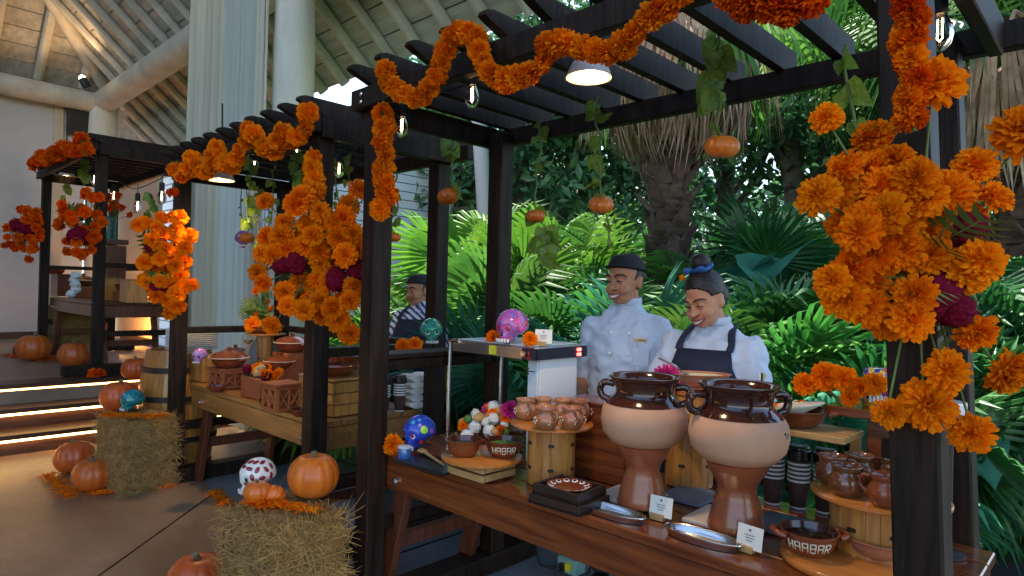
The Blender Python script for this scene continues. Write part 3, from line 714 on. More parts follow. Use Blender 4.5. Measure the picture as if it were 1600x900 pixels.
bouquet('marigold_bouquet', 'dim marigold bouquet on the front right post of the farthest pergola', rand_px(126, 348, 36, 50, 34)+[(134, 300, 1), (155, 308, .9), (92, 347, .9), (105, 393, .9), (128, 400, .9)], 6.6, .125, (140, 345, 6.75), FL_FAR,
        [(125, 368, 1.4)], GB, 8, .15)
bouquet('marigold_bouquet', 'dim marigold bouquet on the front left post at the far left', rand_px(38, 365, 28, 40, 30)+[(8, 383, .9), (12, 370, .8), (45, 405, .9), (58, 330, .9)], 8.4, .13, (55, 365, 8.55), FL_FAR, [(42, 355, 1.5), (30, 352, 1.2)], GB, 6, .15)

# ------------------------------------------------------------------ pumpkins
def pumpkin_mesh(name, ribs, squash, depth, m_):
    mb = MB(); n = ribs*6; prof = []
    for k in range(17):
        ph = -math.pi/2+math.pi*k/16; r = math.cos(ph)**.85 if k not in (0, 16) else .03; z = math.sin(ph)
        z -= (.2*math.exp(-(r/.3)**2) if z > 0 else -.12*math.exp(-(r/.3)**2)); prof.append((.5*max(r, .03), .5*squash*z))
    mb.lathe(prof, n, rib=lambda t, z: 1-depth*(1-abs(math.sin(t*ribs/2))**.55)); zmin = min(p.z for p in mb.v)
    for p in mb.v: p.z -= zmin
    return mb.mesh(name, 180, [m_])
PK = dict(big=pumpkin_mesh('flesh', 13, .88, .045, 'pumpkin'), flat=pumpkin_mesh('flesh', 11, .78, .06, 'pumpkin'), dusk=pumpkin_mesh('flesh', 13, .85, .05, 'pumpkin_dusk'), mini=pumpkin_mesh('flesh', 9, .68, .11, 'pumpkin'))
HTS = {k: max(v.co.z for v in PK[k].vertices) for k in PK}
def stem_mesh(bend):
    mb = MB(); mb.tube([(0, 0, -.03), (0, 0, .02), (bend*.3, 0, .07), (bend, 0, .13)], [.075, .05, .036, .042], 7); return mb.mesh('stem', 40, ['pumpkin_stem'])
STEMS = [stem_mesh(.0), stem_mesh(.05), stem_mesh(.08)]
def pumpkin(name, label, loc, size, kind='big', group='pumpkins around the stalls', tilt=(0, 0), stem=1, cat='pumpkin'):
    t = thing(name, label, cat, loc, group=group); t.rotation_euler = (tilt[0], tilt[1], rnd(0, 6))
    ob('flesh', PK[kind], t, scale=size); ob('stem', STEMS[stem], t, loc=(0, 0, size*(HTS[kind]-.1)), scale=size*1.4, rot=(0, 0, rnd(0, 6)))
    return t
def on(x, y, z): return pz(x, y, z)
pumpkin('pumpkin', 'round orange pumpkin with a dark bent stem on the tan floor in front', pz(308, 940, .0), .272, 'dusk', stem=2)
BALE_R = pz(442, 800, .53)
pumpkin('pumpkin', 'glossy round pumpkin on the straw bale in front', pz(489, 775, .53), .235, 'big', stem=0)
pumpkin('pumpkin', 'small pumpkin with its stem to the side on the front straw bale', pz(428, 786, .53), .115, 'flat', tilt=(1.2, .3))
pumpkin('pumpkin', 'small squat pumpkin behind another on the front straw bale', pz(402, 784, .53), .125, 'flat')
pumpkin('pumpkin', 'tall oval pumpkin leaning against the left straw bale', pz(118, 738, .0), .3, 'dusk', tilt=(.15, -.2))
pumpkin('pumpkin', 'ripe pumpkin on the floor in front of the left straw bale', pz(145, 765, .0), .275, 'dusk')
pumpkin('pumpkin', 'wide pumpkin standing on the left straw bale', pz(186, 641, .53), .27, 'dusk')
PB = pz(213, 664, .0)
# ------------------------------------------------------------------ straw bales
def bale(label, c, sx, sy, h, rz, seed):
    t = thing('straw_bale', label, 'straw bale', c, rz, group='straw bales'); r_ = random.Random(seed)
    mb = MB(); N_ = 14; mb.ball((0, 0, h/2), (1, 1, 1), 48, 24)
    for p in mb.v:
        q = Vector((p.x, p.y, p.z-h/2)); k = max(abs(q.x), abs(q.y), abs(q.z)); q = q/k
        q = q.lerp(q.normalized()*1.25, .13); f = 1+.05*noise.noise(q*4+Vector((seed, 0, 0)))+.03*noise.noise(q*11)
        p.x, p.y, p.z = q.x*sx/2*f, q.y*sy/2*f, max(.002, h/2+q.z*h/2*f)
    mb.build('core', 'straw_core', t, smooth=180)
    st = MB()
    for k in range(5200):
        f = r_.random()
        if f < .4: p = Vector((r_.uniform(-1, 1)*sx/2, -sy/2, r_.uniform(0, h))); nn = Vector((0, -1, 0))
        elif f < .7: p = Vector((sx/2, r_.uniform(-1, 1)*sy/2, r_.uniform(0, h))); nn = Vector((1, 0, 0))
        elif f < .9: p = Vector((r_.uniform(-1, 1)*sx/2, r_.uniform(-1, 1)*sy/2, h)); nn = Vector((0, 0, 1))
        else: p = Vector((-sx/2, r_.uniform(-1, 1)*sy/2, r_.uniform(0, h))); nn = Vector((-1, 0, 0))
        tdir = Vector((r_.gauss(0, 1), r_.gauss(0, 1), r_.gauss(0, .8))); tdir -= nn*tdir.dot(nn)*(r_.uniform(.5, .9) if r_.random() < .2 else r_.uniform(.9, 1.)); tdir.normalize()
        L_ = r_.uniform(.03, .1)*(1.5 if r_.random() < .04 else 1); w = nn.cross(tdir).normalized()*r_.uniform(.0007, .0017); p = p*.985+nn*r_.uniform(-.006, .008)
        q = p+tdir*L_+nn*r_.uniform(-.005, .02); md = (p+q)/2+nn*r_.uniform(0, .012)
        p.z = max(p.z, .004); q.z = max(q.z, .004); md.z = max(md.z, .004)
        st.add([p-w, p+w, md+w, md-w, q+w*.6, q-w*.6], [(0, 1, 2, 3), (3, 2, 4, 5)])
    st.build('straw', 'straw', t, smooth=0, kind='stuff')
    for zz in (.3, .68):
        tw = MB(); e = .012; pts = [(-sx/2-e, -sy/2-e, h*zz), (sx/2+e, -sy/2-e, h*zz+.01), (sx/2+e, sy/2+e, h*zz), (-sx/2-e, sy/2+e, h*zz), (-sx/2-e, -sy/2-e, h*zz)]
        tw.tube(pts, .004, 5); tw.build('twine', 'twine', t)
BR = Vector((-2.68, 1.38, 0)); BL = Vector((-5.33, 1.56, 0))
bale('straw bale in front with a pumpkin and a red-patterned skull on it', BR, .42, .36, .52, R(4), 3)
bale('straw bale at the foot of the steps with a teal skull on it', BL, .44, .38, .53, R(8), 5)
FB = pz(76, 552, STG)
bale('straw bale on the stage lit orange beside the far stall', FB+Vector((-.3, .3, 0)), .8, .5, .62, R(0), 8)
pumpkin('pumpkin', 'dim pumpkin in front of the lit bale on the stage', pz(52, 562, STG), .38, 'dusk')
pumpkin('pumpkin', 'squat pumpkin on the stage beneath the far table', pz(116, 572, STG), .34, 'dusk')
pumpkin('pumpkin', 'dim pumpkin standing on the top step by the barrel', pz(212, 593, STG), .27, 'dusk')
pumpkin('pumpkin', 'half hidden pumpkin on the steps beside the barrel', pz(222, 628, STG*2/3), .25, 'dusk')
# candles below the far table light the bale
for i, (x, y) in enumerate([(104, 540), (172, 537)]):
    c = thing('candle_lantern', ['lit candle on the stage under the left of the far table', 'lit candle on the stage under the right of the far table'][i], 'candle', pz(x, y+6, STG), group='candles under the far table')
    mb = MB(); mb.lathe([(.035, 0), (.04, .01), (.04, .09), (.036, .1)], 14); mb.build('glass_cup', 'cream_paint', c)
    mb = MB(); mb.tube([(0, 0, .09), (0, 0, .12), (0, 0, .15)], [.008, .014, .002], 8); mb.build('flame', 'lamp_bulb', c)
    l = bpy.data.lights.new('candle_light', 'POINT'); l.energy = 30; l.color = (1, .45, .12); l.shadow_soft_size = .04; o = bpy.data.objects.new('candle_light', l); COL.objects.link(o); o.location = c.location+Vector((0, 0, .2))

def petals(label, pts, z, n, spread, size=.014, m_='marigold_deep', rgn=None):
    r_ = random.Random(n); mb = MB()
    for k in range(n):
        c = r_.choice(pts); a = r_.uniform(0, 6.28); rr = spread*min(2.6, abs(r_.gauss(0, .75))); p = Vector((c[0]+rr*math.cos(a), c[1]+rr*math.sin(a), z+.003+r_.random()*.016))
        t = r_.uniform(0, 6.28); d = Vector((math.cos(t), math.sin(t), r_.uniform(-.3, .5)))*size*r_.uniform(.7, 1.6); w = Vector((-math.sin(t), math.cos(t), r_.uniform(-.5, .5)))*size*.24
        mb.add([p-d, p-w+Vector((0, 0, .002)), p+d, p+w], [(0, 1, 2, 3)])
    o = mb.build('marigold_petals', m_, smooth=0); return tag(o, label, 'petals', kind='stuff')
line = lambda a, b, n: [Vector(a).lerp(Vector(b), k/(n-1)) for k in range(n)]
petals('orange marigold petals strewn on the floor before the left bale', line(pz(150, 772, 0), pz(262, 760, 0), 14), 0, 2200, .045, .015, 'marigold')
petals('marigold petals scattered left of the ripe pumpkin', line(pz(75, 745, 0), pz(110, 775, 0), 6), 0, 800, .08, .015, 'marigold')
petals('marigold petals on the floor left of the front bale', line(pz(336, 772, 0), pz(352, 788, 0), 3), 0, 700, .05, .015, 'marigold')
petals('marigold petals lying on the front straw bale', line(pz(430, 790, .535), pz(485, 800, .535), 5)+line(pz(395, 788, .535), pz(420, 792, .535), 3), .535, 520, .04, .018, 'marigold')
petals('marigold petals lying on the left straw bale', line(pz(172, 650, .545), pz(248, 652, .545), 5), .545, 900, .055, .015, 'marigold')
petals('marigold petals strewn on the stage around the bale', line(pz(10, 556, STG), pz(140, 566, STG), 10), STG, 900, .22, .022)
for i, (x, y) in enumerate([(146, 592), (156, 592)]):
    f = tag(ob('loose_blossom', FL_FAR[0], None, M=align(pz(x, y, STG)+Vector((0, 0, .05)), (.3, -.3, 1), 0, .13)), ['loose marigold head on the stage edge, the left of two', 'loose marigold head on the stage edge, the right of two'][i], 'flower', 'loose marigold heads')
f = tag(ob('loose_blossom', FL_FAR[1], None, M=align(pz(266, 727, 0)+Vector((0, 0, .04)), (.3, -.3, 1), 0, .11)), 'loose marigold head on the floor by the middle pergola foot', 'flower', 'loose marigold heads')

def litter(label, c, n, spread, seed):
    r_ = random.Random(seed); mb = MB()
    for k in range(n):
        a = r_.uniform(0, 6.28); rr = spread*r_.random()**.7; q = Vector((c.x+rr*math.cos(a), c.y+rr*math.sin(a), .003)); t = r_.uniform(0, 6.28); d = Vector((math.cos(t), math.sin(t), r_.uniform(0, .12)))*r_.uniform(.015, .06); w = Vector((-math.sin(t), math.cos(t), 0))*.0014
        mb.add([q-w, q+w, q+d+w, q+d-w], [(0, 1, 2, 3)])
    tag(mb.build('loose_straw', 'straw', smooth=0), label, 'straw', kind='stuff')
litter('loose straw on the floor around the front bale', BR, 500, .6, 1); litter('loose straw on the floor around the left bale', BL, 450, .6, 2)
# ================================================================== vines, hanging pumpkins, lamps
def heart_mesh():
    mb = MB(); n = 7; L_ = []; Rr = []
    for k in range(n+1):
        t = k/n; w = .5*(math.sin(math.pi*t**.75))*(1-.25*t)+ (.1 if 0 < k < 3 else 0)
        y = t*1.1-.12*math.exp(-(t*6)**2)
        L_.append((-w, y-(.12 if k == 1 else 0), .42*w+.1*math.sin(t*5)-.25*t*t)); Rr.append((w, y-(.12 if k == 1 else 0), .36*w-.08*math.sin(t*4)-.25*t*t))
    C_ = [(0, k/n*1.1, -.03+.02*math.sin(k)-.25*(k/n)**2) for k in range(n+1)]
    mb.add(L_+C_+Rr, [(k, k+1, n+2+k, n+1+k) for k in range(n)]+[(n+1+k, n+2+k, 2*n+3+k, 2*n+2+k) for k in range(n)])
    return mb.mesh('leaf', 180, ['vine_leaf'])
HEART = heart_mesh()
def vine(label, pts, leaves, lsize, group='leafy vines hanging from the pergolas', r=.0048):
    """pts: world points from top to bottom; leaves: (t, size factor)"""
    P = bez(pts, 6); t_ = thing('hanging_vine', label, 'vine', P[0], group=group)
    mb = MB(); mb.tube([p-P[0] for p in P], r, 5); mb.build('stem', 'stem_green', t_, smooth=180)
    for t, k in [(min(1, max(0, t+dt)), k*kk) for t, k in leaves for dt, kk in ((0, .82), (rnd(-.12, .12), rnd(.4, .62)))]:
        i = min(int(t*(len(P)-1)), len(P)-1); p = P[i]-P[0]; a = rnd(0, 6.28); d = Vector((math.cos(a)*.7, math.sin(a)*.7, -rnd(.6, 1.2))).normalized()
        view = (CAM-P[i]).normalized(); z = (view+Vector((rnd(-.7, .7), rnd(-.7, .7), rnd(-.3, .5)))).normalized(); y = (d-z*d.dot(z)).normalized(); x = y.cross(z)
        M = Matrix((x, y, z)).transposed().to_4x4(); M.translation = p+d*.02
        ob('leaf', HEART, t_, M=M @ Matrix.Scale(lsize*k, 4))
    return t_
def wob(a, b, n=7, s=.018):
    a, b = Vector(a), Vector(b); return [a]+[a.lerp(b, k/n)+Vector((rnd(-s, s), rnd(-s, s), 0)) for k in range(1, n)]+[b]
def hang(label_p, label_v, x0, y0, x1, y1, v, size, leaves, lsize, kind='mini', tilt=(0, 0)):
    a = pv(x0, y0, v); b = pv(x1, y1, v)
    pumpkin('hanging_pumpkin', label_p, b-Vector((0, 0, size*.3)), size, kind, 'small pumpkins hanging from the pergolas', tilt=tilt, stem=0)
    vine(label_v, wob(a, b+Vector((0, 0, size*.28))), leaves, lsize)
VR = 2.5
hang('small ribbed pumpkin hanging highest, right of the palm trunk', 'vine with big heart leaves above the highest hanging pumpkin', 1118, 40, 1127, 230, 2.2, .125, [(.1, 1.1), (.2, 1.2), (.3, 1), (.42, 1.3), (.5, 1.1), (.55, 1.2), (.62, 1), (.85, .5)], .09, tilt=(.2, .1))
hang('small ribbed pumpkin hanging right above the man in the cap', 'vine above the pumpkin that hangs over the man', 935, 150, 939, 320, 2.42, .118, [(.05, 1), (.2, 1), (.4, .9), (.55, 1.1), (.85, .9), (.93, .6)], .082, tilt=(.3, -.2))
hang('smallest squat pumpkin hanging right of the back post', 'vine above the smallest squat hanging pumpkin', 845, 190, 837, 338, 2.5, .1, [(.05, .8), (.12, .8), (.45, .7), (.95, .9), (1, 1.1)], .085)
hang('small pumpkin hanging in front of the middle pergola back post', 'vine with round leaves left of the nearest pergola back post', 712, 165, 703, 306, 2.45, .13, [(.05, 1.2), (.2, 1.3), (.4, 1.2), (.55, .7), (.93, 1)], .1, tilt=(-.2, .3))
hang('tiny dim pumpkin hanging beside the marigold post garland', 'thin vine above the tiny dim hanging pumpkin', 616, 240, 616, 371, 2.05, .072, [(.5, .5), (.8, .7)], .08)
hang('small pumpkin hanging beside the painted skull in front of the curtain', 'thin vine over the small pumpkin before the curtain', 388, 290, 386, 372, 2.45, .14, [(.2, .6), (.6, .6)], .09)
for lb, px, v, n, ls in [
    ('leafy vine tail below the smallest hanging pumpkin', [(850, 350), (852, 372), (846, 400)], 2.5, 5, .12), ('vine tail below the pumpkin over the man', [(948, 335), (952, 360), (950, 385)], 2.42, 2, .05),
    ('thin vine with few leaves above the left marigolds of the largest bouquet', [(1322, 70), (1318, 100), (1328, 150), (1338, 205)], 1.95, 3, .09),
    ('vine trailing from the middle pergola between the bulbs', [(527, 240), (524, 280), (530, 330), (522, 380)], 2.1, 6, .08), ('dark leafed vine in front of the house siding', [(548, 240), (545, 280), (547, 345)], 2.3, 5, .08),
    ('vine with pale leaves below the middle pergola rafters', [(462, 235), (461, 260), (458, 290), (462, 320)], 2.0, 6, .09), ('leafy vine hanging in front of the beige curtain', [(388, 240), (391, 280), (386, 330), (390, 350)], 2.0, 7, .085),
    ('vine with yellowing leaves left of the big bouquet', [(404, 290), (402, 330), (405, 380), (400, 430)], 2.2, 8, .075), ('long vine in front of the sheer curtain', [(424, 250), (427, 300), (423, 350)], 2.3, 4, .075),
    ('vine hanging below the far pergola above its bouquet', [(101, 285), (102, 305), (100, 325)], 2.2, 5, .12), ('curled vine beside the string bulbs by the blue opening', [(232, 300), (236, 318), (230, 340)], 2.3, 7, .1),
    ('short vine under the far pergola right post', [(135, 245), (132, 262), (134, 275)], 2.0, 4, .14), ('vine beside the vertical post garland', [(612, 255), (606, 290), (610, 330)], 2.0, 4, .06)]:
    vine(lb, [pv(x, y, v) for x, y in px], [((k+.5)/n, rnd(.6, 1.1)) for k in range(n)], ls)
# single marigolds hung on vines
for lb, x, y, v, s in [('single marigold hanging left of the big bouquet before the curtain', 414, 314, 2.1, .13)]:
    tag(ob('hanging_blossom', FL_MID[0], None, M=align(pv(x, y, v), CAM-pv(x, y, v)+Vector((0, 0, .8)), 0, s)), lb, 'flower')

# bulbs and pendant lamps
def bulb_mesh():
    mb = MB(); mb.lathe([(.013, .0), (.016, -.012), (.028, -.04), (.032, -.062), (.026, -.085), (.012, -.1), (.002, -.104)], 16, cap0=False); return mb.mesh('glass', 180, ['bulb_glass'])
BULB = bulb_mesh(); mb = MB(); mb.lathe([(.008, .05), (.017, .044), (.018, .0), (.015, -.008)], 12); SOCK = mb.mesh('socket', 40, ['rubber'])
mb = MB(); mb.tube([(-.006, 0, -.015), (-.007, 0, -.07), (0, 0, -.078), (.007, 0, -.07), (.006, 0, -.015)], .0018, 5); FIL = mb.mesh('filament', 180, ['filament'])
def string_lights(label, pts, bulbs, drop, k=1.):
    P = bez(pts, 8); s = thing('string_lights', label, 'string lights', P[0], group='strings of bare bulbs')
    mb = MB(); mb.tube([p-P[0] for p in P], .0055, 6); mb.build('cable', 'rubber', s, smooth=180)
    for b in bulbs:
        q = Vector(b)-P[0]; bu = ob('bulb', BULB, s, loc=q, scale=k); ob('socket', SOCK, bu); ob('filament', FIL, bu)
        mb = MB(); mb.tube([q+Vector((0, 0, .045*k)), q+Vector((0, 0, .05*k+drop))], .004, 5); mb.build('drop_wire', 'rubber', s)
VBf = 1.78
string_lights('string of bulbs under the front of the nearest pergola', [pv(x, y, VBf) for x, y in [(606, 168), (628, 178), (660, 150), (738, 128), (800, 70), (905, 30), (1020, -10)]], [pv(628, 180, VBf), pv(738, 130, VBf), pv(712, 90, 1.95)], .03)
string_lights('string of bulbs under the middle pergola', [pv(x, y, 2.1) for x, y in [(395, 235), (400, 240), (464, 222), (500, 220), (530, 245), (560, 230)]], [pv(398, 246, 2.1), pv(464, 225, 2.1), pv(530, 252, 2.1)], .03)
string_lights('cable with two bulbs sagging between the far and middle pergolas', [pv(x, y, 2.3) for x, y in [(188, 285), (202, 293), (216, 294), (235, 287), (252, 278), (268, 262)]], [pv(215, 312, 2.3), pv(253, 296, 2.3), pv(178, 297, 2.4)], .1, 1.5)
string_lights('cable with bulbs under the farthest pergola', [pv(x, y, 2.1) for x, y in [(60, 262), (62, 268), (75, 270), (120, 268), (148, 272)]], [pv(62, 270, 2.1), pv(75, 268, 2.1), pv(147, 272, 2.1)], .02, 1.3)
string_lights('big bare bulb hanging by the right front post', [pd(1470, -30, 1.75), pd(1470, -10, 1.75), pd(1469, 12, 1.75)], [pd(1469, 18, 1.75)], .03, 1.05)
def pendant(label, P, k, e):
    t = thing('pendant_lamp', label, 'lamp', P, group='white pendant lamps'); t.scale = (k, k, k)
    mb = MB(); mb.lathe([(.012, .16), (.02, .155), (.026, .1), (.03, .075), (.055, .045), (.07, .015), (.074, 0)], 28, cap1=False); mb.build('shade', 'lamp_white', t, smooth=60)
    mb = MB(); mb.lathe([(.071, .001), (.067, .015), (.05, .045), (.026, .07)], 28, cap0=False); mb.build('reflector', 'lamp_inside', t, smooth=60)
    mb = MB(); mb.ball((0, 0, .03), .026, 14, 9); mb.build('bulb', 'lamp_bulb', t)
    mb = MB(); mb.lathe([(.022, .15), (.024, .155), (.022, .2), (.008, .215)], 14); mb.build('socket', 'rubber', t)
    mb = MB(); mb.tube([(0, 0, .2), (0, .004, .3), (0, 0, .42)], .005, 6); mb.build('cord', 'rubber', t)
    spot('pendant_light', P+Vector((0, 0, .0)), (0, 0, -1), e, R(125), (1, .68, .34), t, .7, .04)
pendant('white pendant lamp lit beneath the nearest pergola rafters', pv(920, 122, 1.66), 1.0, 10)
pendant('white pendant lamp lit beneath the middle pergola', pv(344, 282, 1.85), 1.3, 14)
pendant('white pendant lamp lit beneath the farthest pergola', pv(102, 276, 2.1), 1.7, 16)

# ================================================================== painted skulls
def skull_mesh(seed, m_):
    mb = MB()
    def fn(p):
        q = p.copy(); low = max(0, min(1, (-q.z+.05)/.6)); low = low*low*(3-2*low)
        q.x *= 1-.42*low+(.1*math.exp(-((p.z+.22)/.12)**2) if p.y < 0 else 0)
        if q.y < 0: q.y *= 1.0-.12*max(0, -q.z); 
        q.z = q.z if q.z > -.55 else -.55+(q.z+.55)*.65
        for s in (-1, 1):
            e = Vector((s*.36, -.86, -.05)); d = (p-e).length
            q += (-p)*.24*math.exp(-(d/.2)**2)
        d = (p-Vector((0, -.93, -.38))).length; q += (-p)*.12*math.exp(-(d/.1)**2)
        if p.y < -.35 and -.85 < p.z < -.45: q.y -= .1
        if p.y > -.05 and p.z < -.2: q.z = max(q.z, -.42); q.y *= .8
        if p.y < -.3 and p.z < -.5: q.z -= .16
        return q
    mb.ball((0, 0, .78), (.42, .52, .5), 36, 26, fn); 
    z0 = min(p.z for p in mb.v)
    for p in mb.v: p.z -= z0
    return mb.mesh('cranium', 180, [m_]), z0
def dab(t, p, d, r, m_, name='painted_spot', flat=.18): 
    mb = MB(); mb.ball((0, 0, 0), (r, r, r*flat), 12, 6); return mb.build(name, m_, t, M=align(p, d))
def skull(label, loc, size, yaw, m_, eye, spots, seed=0, tilt=0, inner=None):
    t = thing('painted_skull', label, 'skull', loc, yaw, group='painted sugar skulls'); t.scale = (size,)*3; t.rotation_euler = (tilt, 0, yaw)
    me, z0 = skull_mesh(seed, m_); ob('cranium', me, t); Z = .78-z0
    for s in (-1, 1):
        p = Vector((s*.16, -.385, Z-.01)); o = dab(t, p, (s*.25, -1, .05), .105, eye, 'eye_socket', .3)
        if inner: dab(t, p+Vector((s*.008, -.03, 0)), (s*.25, -1, .05), .06, inner, 'eye_ring', .35)
    mb = MB(); mb.add([(-.05, 0, -.05), (.05, 0, -.05), (0, 0, .06), (-.04, .02, -.05), (.04, .02, -.05), (0, .02, .05)], [(0, 1, 2), (0, 3, 4, 1), (1, 4, 5, 2), (2, 5, 3, 0)]); mb.build('nose', 'p_black', t, loc=(0, -.478, Z-.19))
    mb = MB(); 
    for k in range(6):
        a = R(-32+k*12.8); mb.box((.37*math.sin(a), -.12-.37*math.cos(a), 0), (.062, .05, .1), Matrix.Rotation(a, 3, 'Z'), ch=.012)
    mb.build('teeth', 'p_white', t, loc=(0, 0, Z-.36))
    for (az, el, r, c) in spots:
        d = Vector((math.sin(R(az))*math.cos(R(el)), -math.cos(R(az))*math.cos(R(el)), math.sin(R(el)))); p = Vector((d.x*.425, d.y*.525, Z+d.z*.5)); nd = (d.x/.42, d.y/.52, d.z/.5)
        if c == 'p_maroon':
            mb = MB(); mb.ball((0, 0, 0), (r*1.3, r*.75, r*.3), 12, 6); mb.build('painted_petal', c, t, M=align(p, nd, az))
        else: dab(t, p, nd, r, c)
    return t
def face_to(p, off=0): d = CAM-Vector(p); return math.atan2(d.y, d.x)+math.pi/2+R(off)
P = pv(800, 541, 2.13); P.z = 1.262
skull('purple and pink painted skull on the steel food warmer', P, .165, face_to(P, -38), 'skull_pink', 'p_red', [(0, 55, .06, 'p_pink'), (60, 20, .09, 'p_pink'), (40, 50, .07, 'p_purple'), (-30, 45, .07, 'p_cyan'), (75, -5, .08, 'p_pink'), (100, 15, .08, 'p_red')])
P = pv(673, 553, 2.28); P.z = 1.198
skull('green glossy painted skull on the pergola shelf board', P, .15, face_to(P, 5), 'skull_green', 'p_white', [(0, 50, .06, 'p_teal'), (40, 30, .06, 'p_yellow'), (-40, 30, .06, 'p_cyan'), (20, 60, .05, 'p_lime')], inner='p_black')
P = pz(655, 702, .752)
skull('bright blue painted skull on the left end of the reddish table', P, .165, face_to(P, -48), 'p_blue', 'p_white', [(70, 18, .115, 'p_lime'), (20, 45, .07, 'p_cyan'), (-35, 40, .07, 'p_red'), (100, 10, .08, 'p_purple'), (50, 55, .06, 'p_cyan'), (60, -22, .06, 'p_red'), (5, 65, .05, 'p_purple')], inner='p_maroon')
P = pz(207, 642, .545)
skull('teal mottled skull on the left straw bale', P, .165, face_to(P, -70), 'skull_teal', 'p_black', [(20, 40, .07, 'p_cyan')])
P = pz(402, 770, .525)
leaf_spots = [(az, el, .075, 'p_maroon') for az, el in [(20, 60), (55, 58), (90, 55), (35, 35), (65, 30), (95, 28), (120, 35), (50, 8), (80, 4), (110, 6), (35, -12), (68, -18), (100, -20), (0, 40), (-20, 55)]]
skull('white skull with dark red petals painted on it on the front bale', P, .17, face_to(P, -62), 'p_white', 'p_lime', leaf_spots, inner='p_black')
P = pz(312, 568, .955)
skull('small speckled skull on the wooden box of the middle stall', P, .11, face_to(P, -30), 'skull_dots', 'p_black', [])
P = pv(379, 388, 2.46)
skull('little purple painted skull hanging in front of the sheer curtain', P, .16, face_to(P, 10), 'p_purple', 'p_white', [(30, 30, .1, 'p_yellow'), (-40, 20, .1, 'p_white')], inner='p_black')
vine('thread of twigs above the little hanging skull', [pv(378, 290, 2.46), pv(376, 320, 2.46), pv(379, 352, 2.46)], [(.4, .5), (.8, .6)], .08)
# ================================================================== what stands on the tables
TZ = .752
def up(base, y, x=None):
    """height reached by a vertical over world point base at picture row y"""
    d = (base-CAM).dot(ROT @ Vector((0, 0, -1))); return None
def shared(fn):
    cache = {}
    def g_(*a):
        if a not in cache: cache[a] = fn(*a)
        return cache[a]
    return g_
# --- two big pots on footed stands
def big_pot(label, c, k, rz):
    t = thing('clay_pot', label, 'clay pot', c, rz, group='big two-tone clay pots'); t.scale = (k, k, k)
    m = MB(); m.lathe([(.06, .198), (.11, .212), (.138, .245), (.147, .285), (.143, .322), (.13, .345)], 44, cap0=True, cap1=False, rib=lambda a, z: 1+.008*math.sin(2*a+z*9)+.004*math.sin(5*a)); m.build('bowl', 'clay_raw', t, smooth=80)
    m = MB(); m.lathe([(.1315, .3445), (.122, .356), (.105, .369), (.1, .385), (.103, .408), (.113, .425), (.121, .432), (.123, .438), (.117, .441), (.106, .433), (.094, .408), (.09, .385), (.1, .36), (.1, .35)], 44, cap0=False, cap1=False)
    m.build('glazed_neck', 'clay_glaze', t, smooth=80)
    m = MB(); m.lathe([(.099, .372), (.098, .3725), (.02, .373)], 30, cap0=False); m.build('drink', 'sauce', t)
    for a in (R(-12), R(168)):
        d = Vector((math.cos(a), math.sin(a), 0)); m = MB(); m.tube(bez([d*.105+Vector((0, 0, .405)), d*.14+Vector((0, 0, .408)), d*.156+Vector((0, 0, .385)), d*.148+Vector((0, 0, .36)), d*.124+Vector((0, 0, .35))], 5), .0125, 10)
        h = m.build('handle', 'clay_glaze', t, smooth=180)
        for q in (-1, 1):
            mm = MB(); mm.ball(d*.152+Vector((-d.y*.012*q, d.x*.012*q, .398)), .011, 10, 6); mm.build('knob', 'clay_glaze', h)
    m = MB(); m.lathe([(.084, 0), (.086, .008), (.08, .03), (.066, .09), (.056, .118), (.062, .14), (.084, .175), (.092, .195), (.094, .204), (.088, .208), (.07, .204), (.05, .2)], 40); m.build('foot_stand', 'clay_foot', t, smooth=60)
    return t
p1 = pz(1003, 786, TZ+.016); p2 = pz(1150, 824, TZ+.016)
big_pot('left of the two big two-tone clay pots on footed stands', p1, 1.02, R(35))
b = big_pot('right of the two big two-tone clay pots on footed stands', p2, 1.04, R(60))
for az, zz in ((-28, .31), (-20, .304), (-24, .298)):
    m = MB(); m.ball((0, 0, 0), (.005, .005, .002), 8, 5); a = R(az)-R(35); r = .146; m.build('hole', 'ink', b, M=align((r*math.cos(a), r*math.sin(a), zz), (math.cos(a), math.sin(a), 0)))
def tile(label, c, w, d, rz, m_, h=.014):
    m = MB(); m.box((0, 0, h/2), (w, d, h), ch=.003); o = m.build('trivet_tile', m_, loc=c, rot=(0, 0, rz)); return tag(o, label, 'tile', 'tiles under the pots')
tile('pale stone tile under the left big pot', pz(986, 778, TZ), .2, .2, R(2), 'marble'); tile('grey slate tile behind the left big pot', pz(1062, 776, TZ)+Vector((0.03, 0.03, 0)), .17, .2, R(2), 'slate', .012)
tile('pale stone tile under the right big pot', pz(1130, 815, TZ), .2, .2, R(2), 'marble'); tile('grey slate tile under the right of the right big pot', pz(1208, 822, TZ)+Vector((0.03, 0.02, 0)), .17, .2, R(2), 'slate', .012)
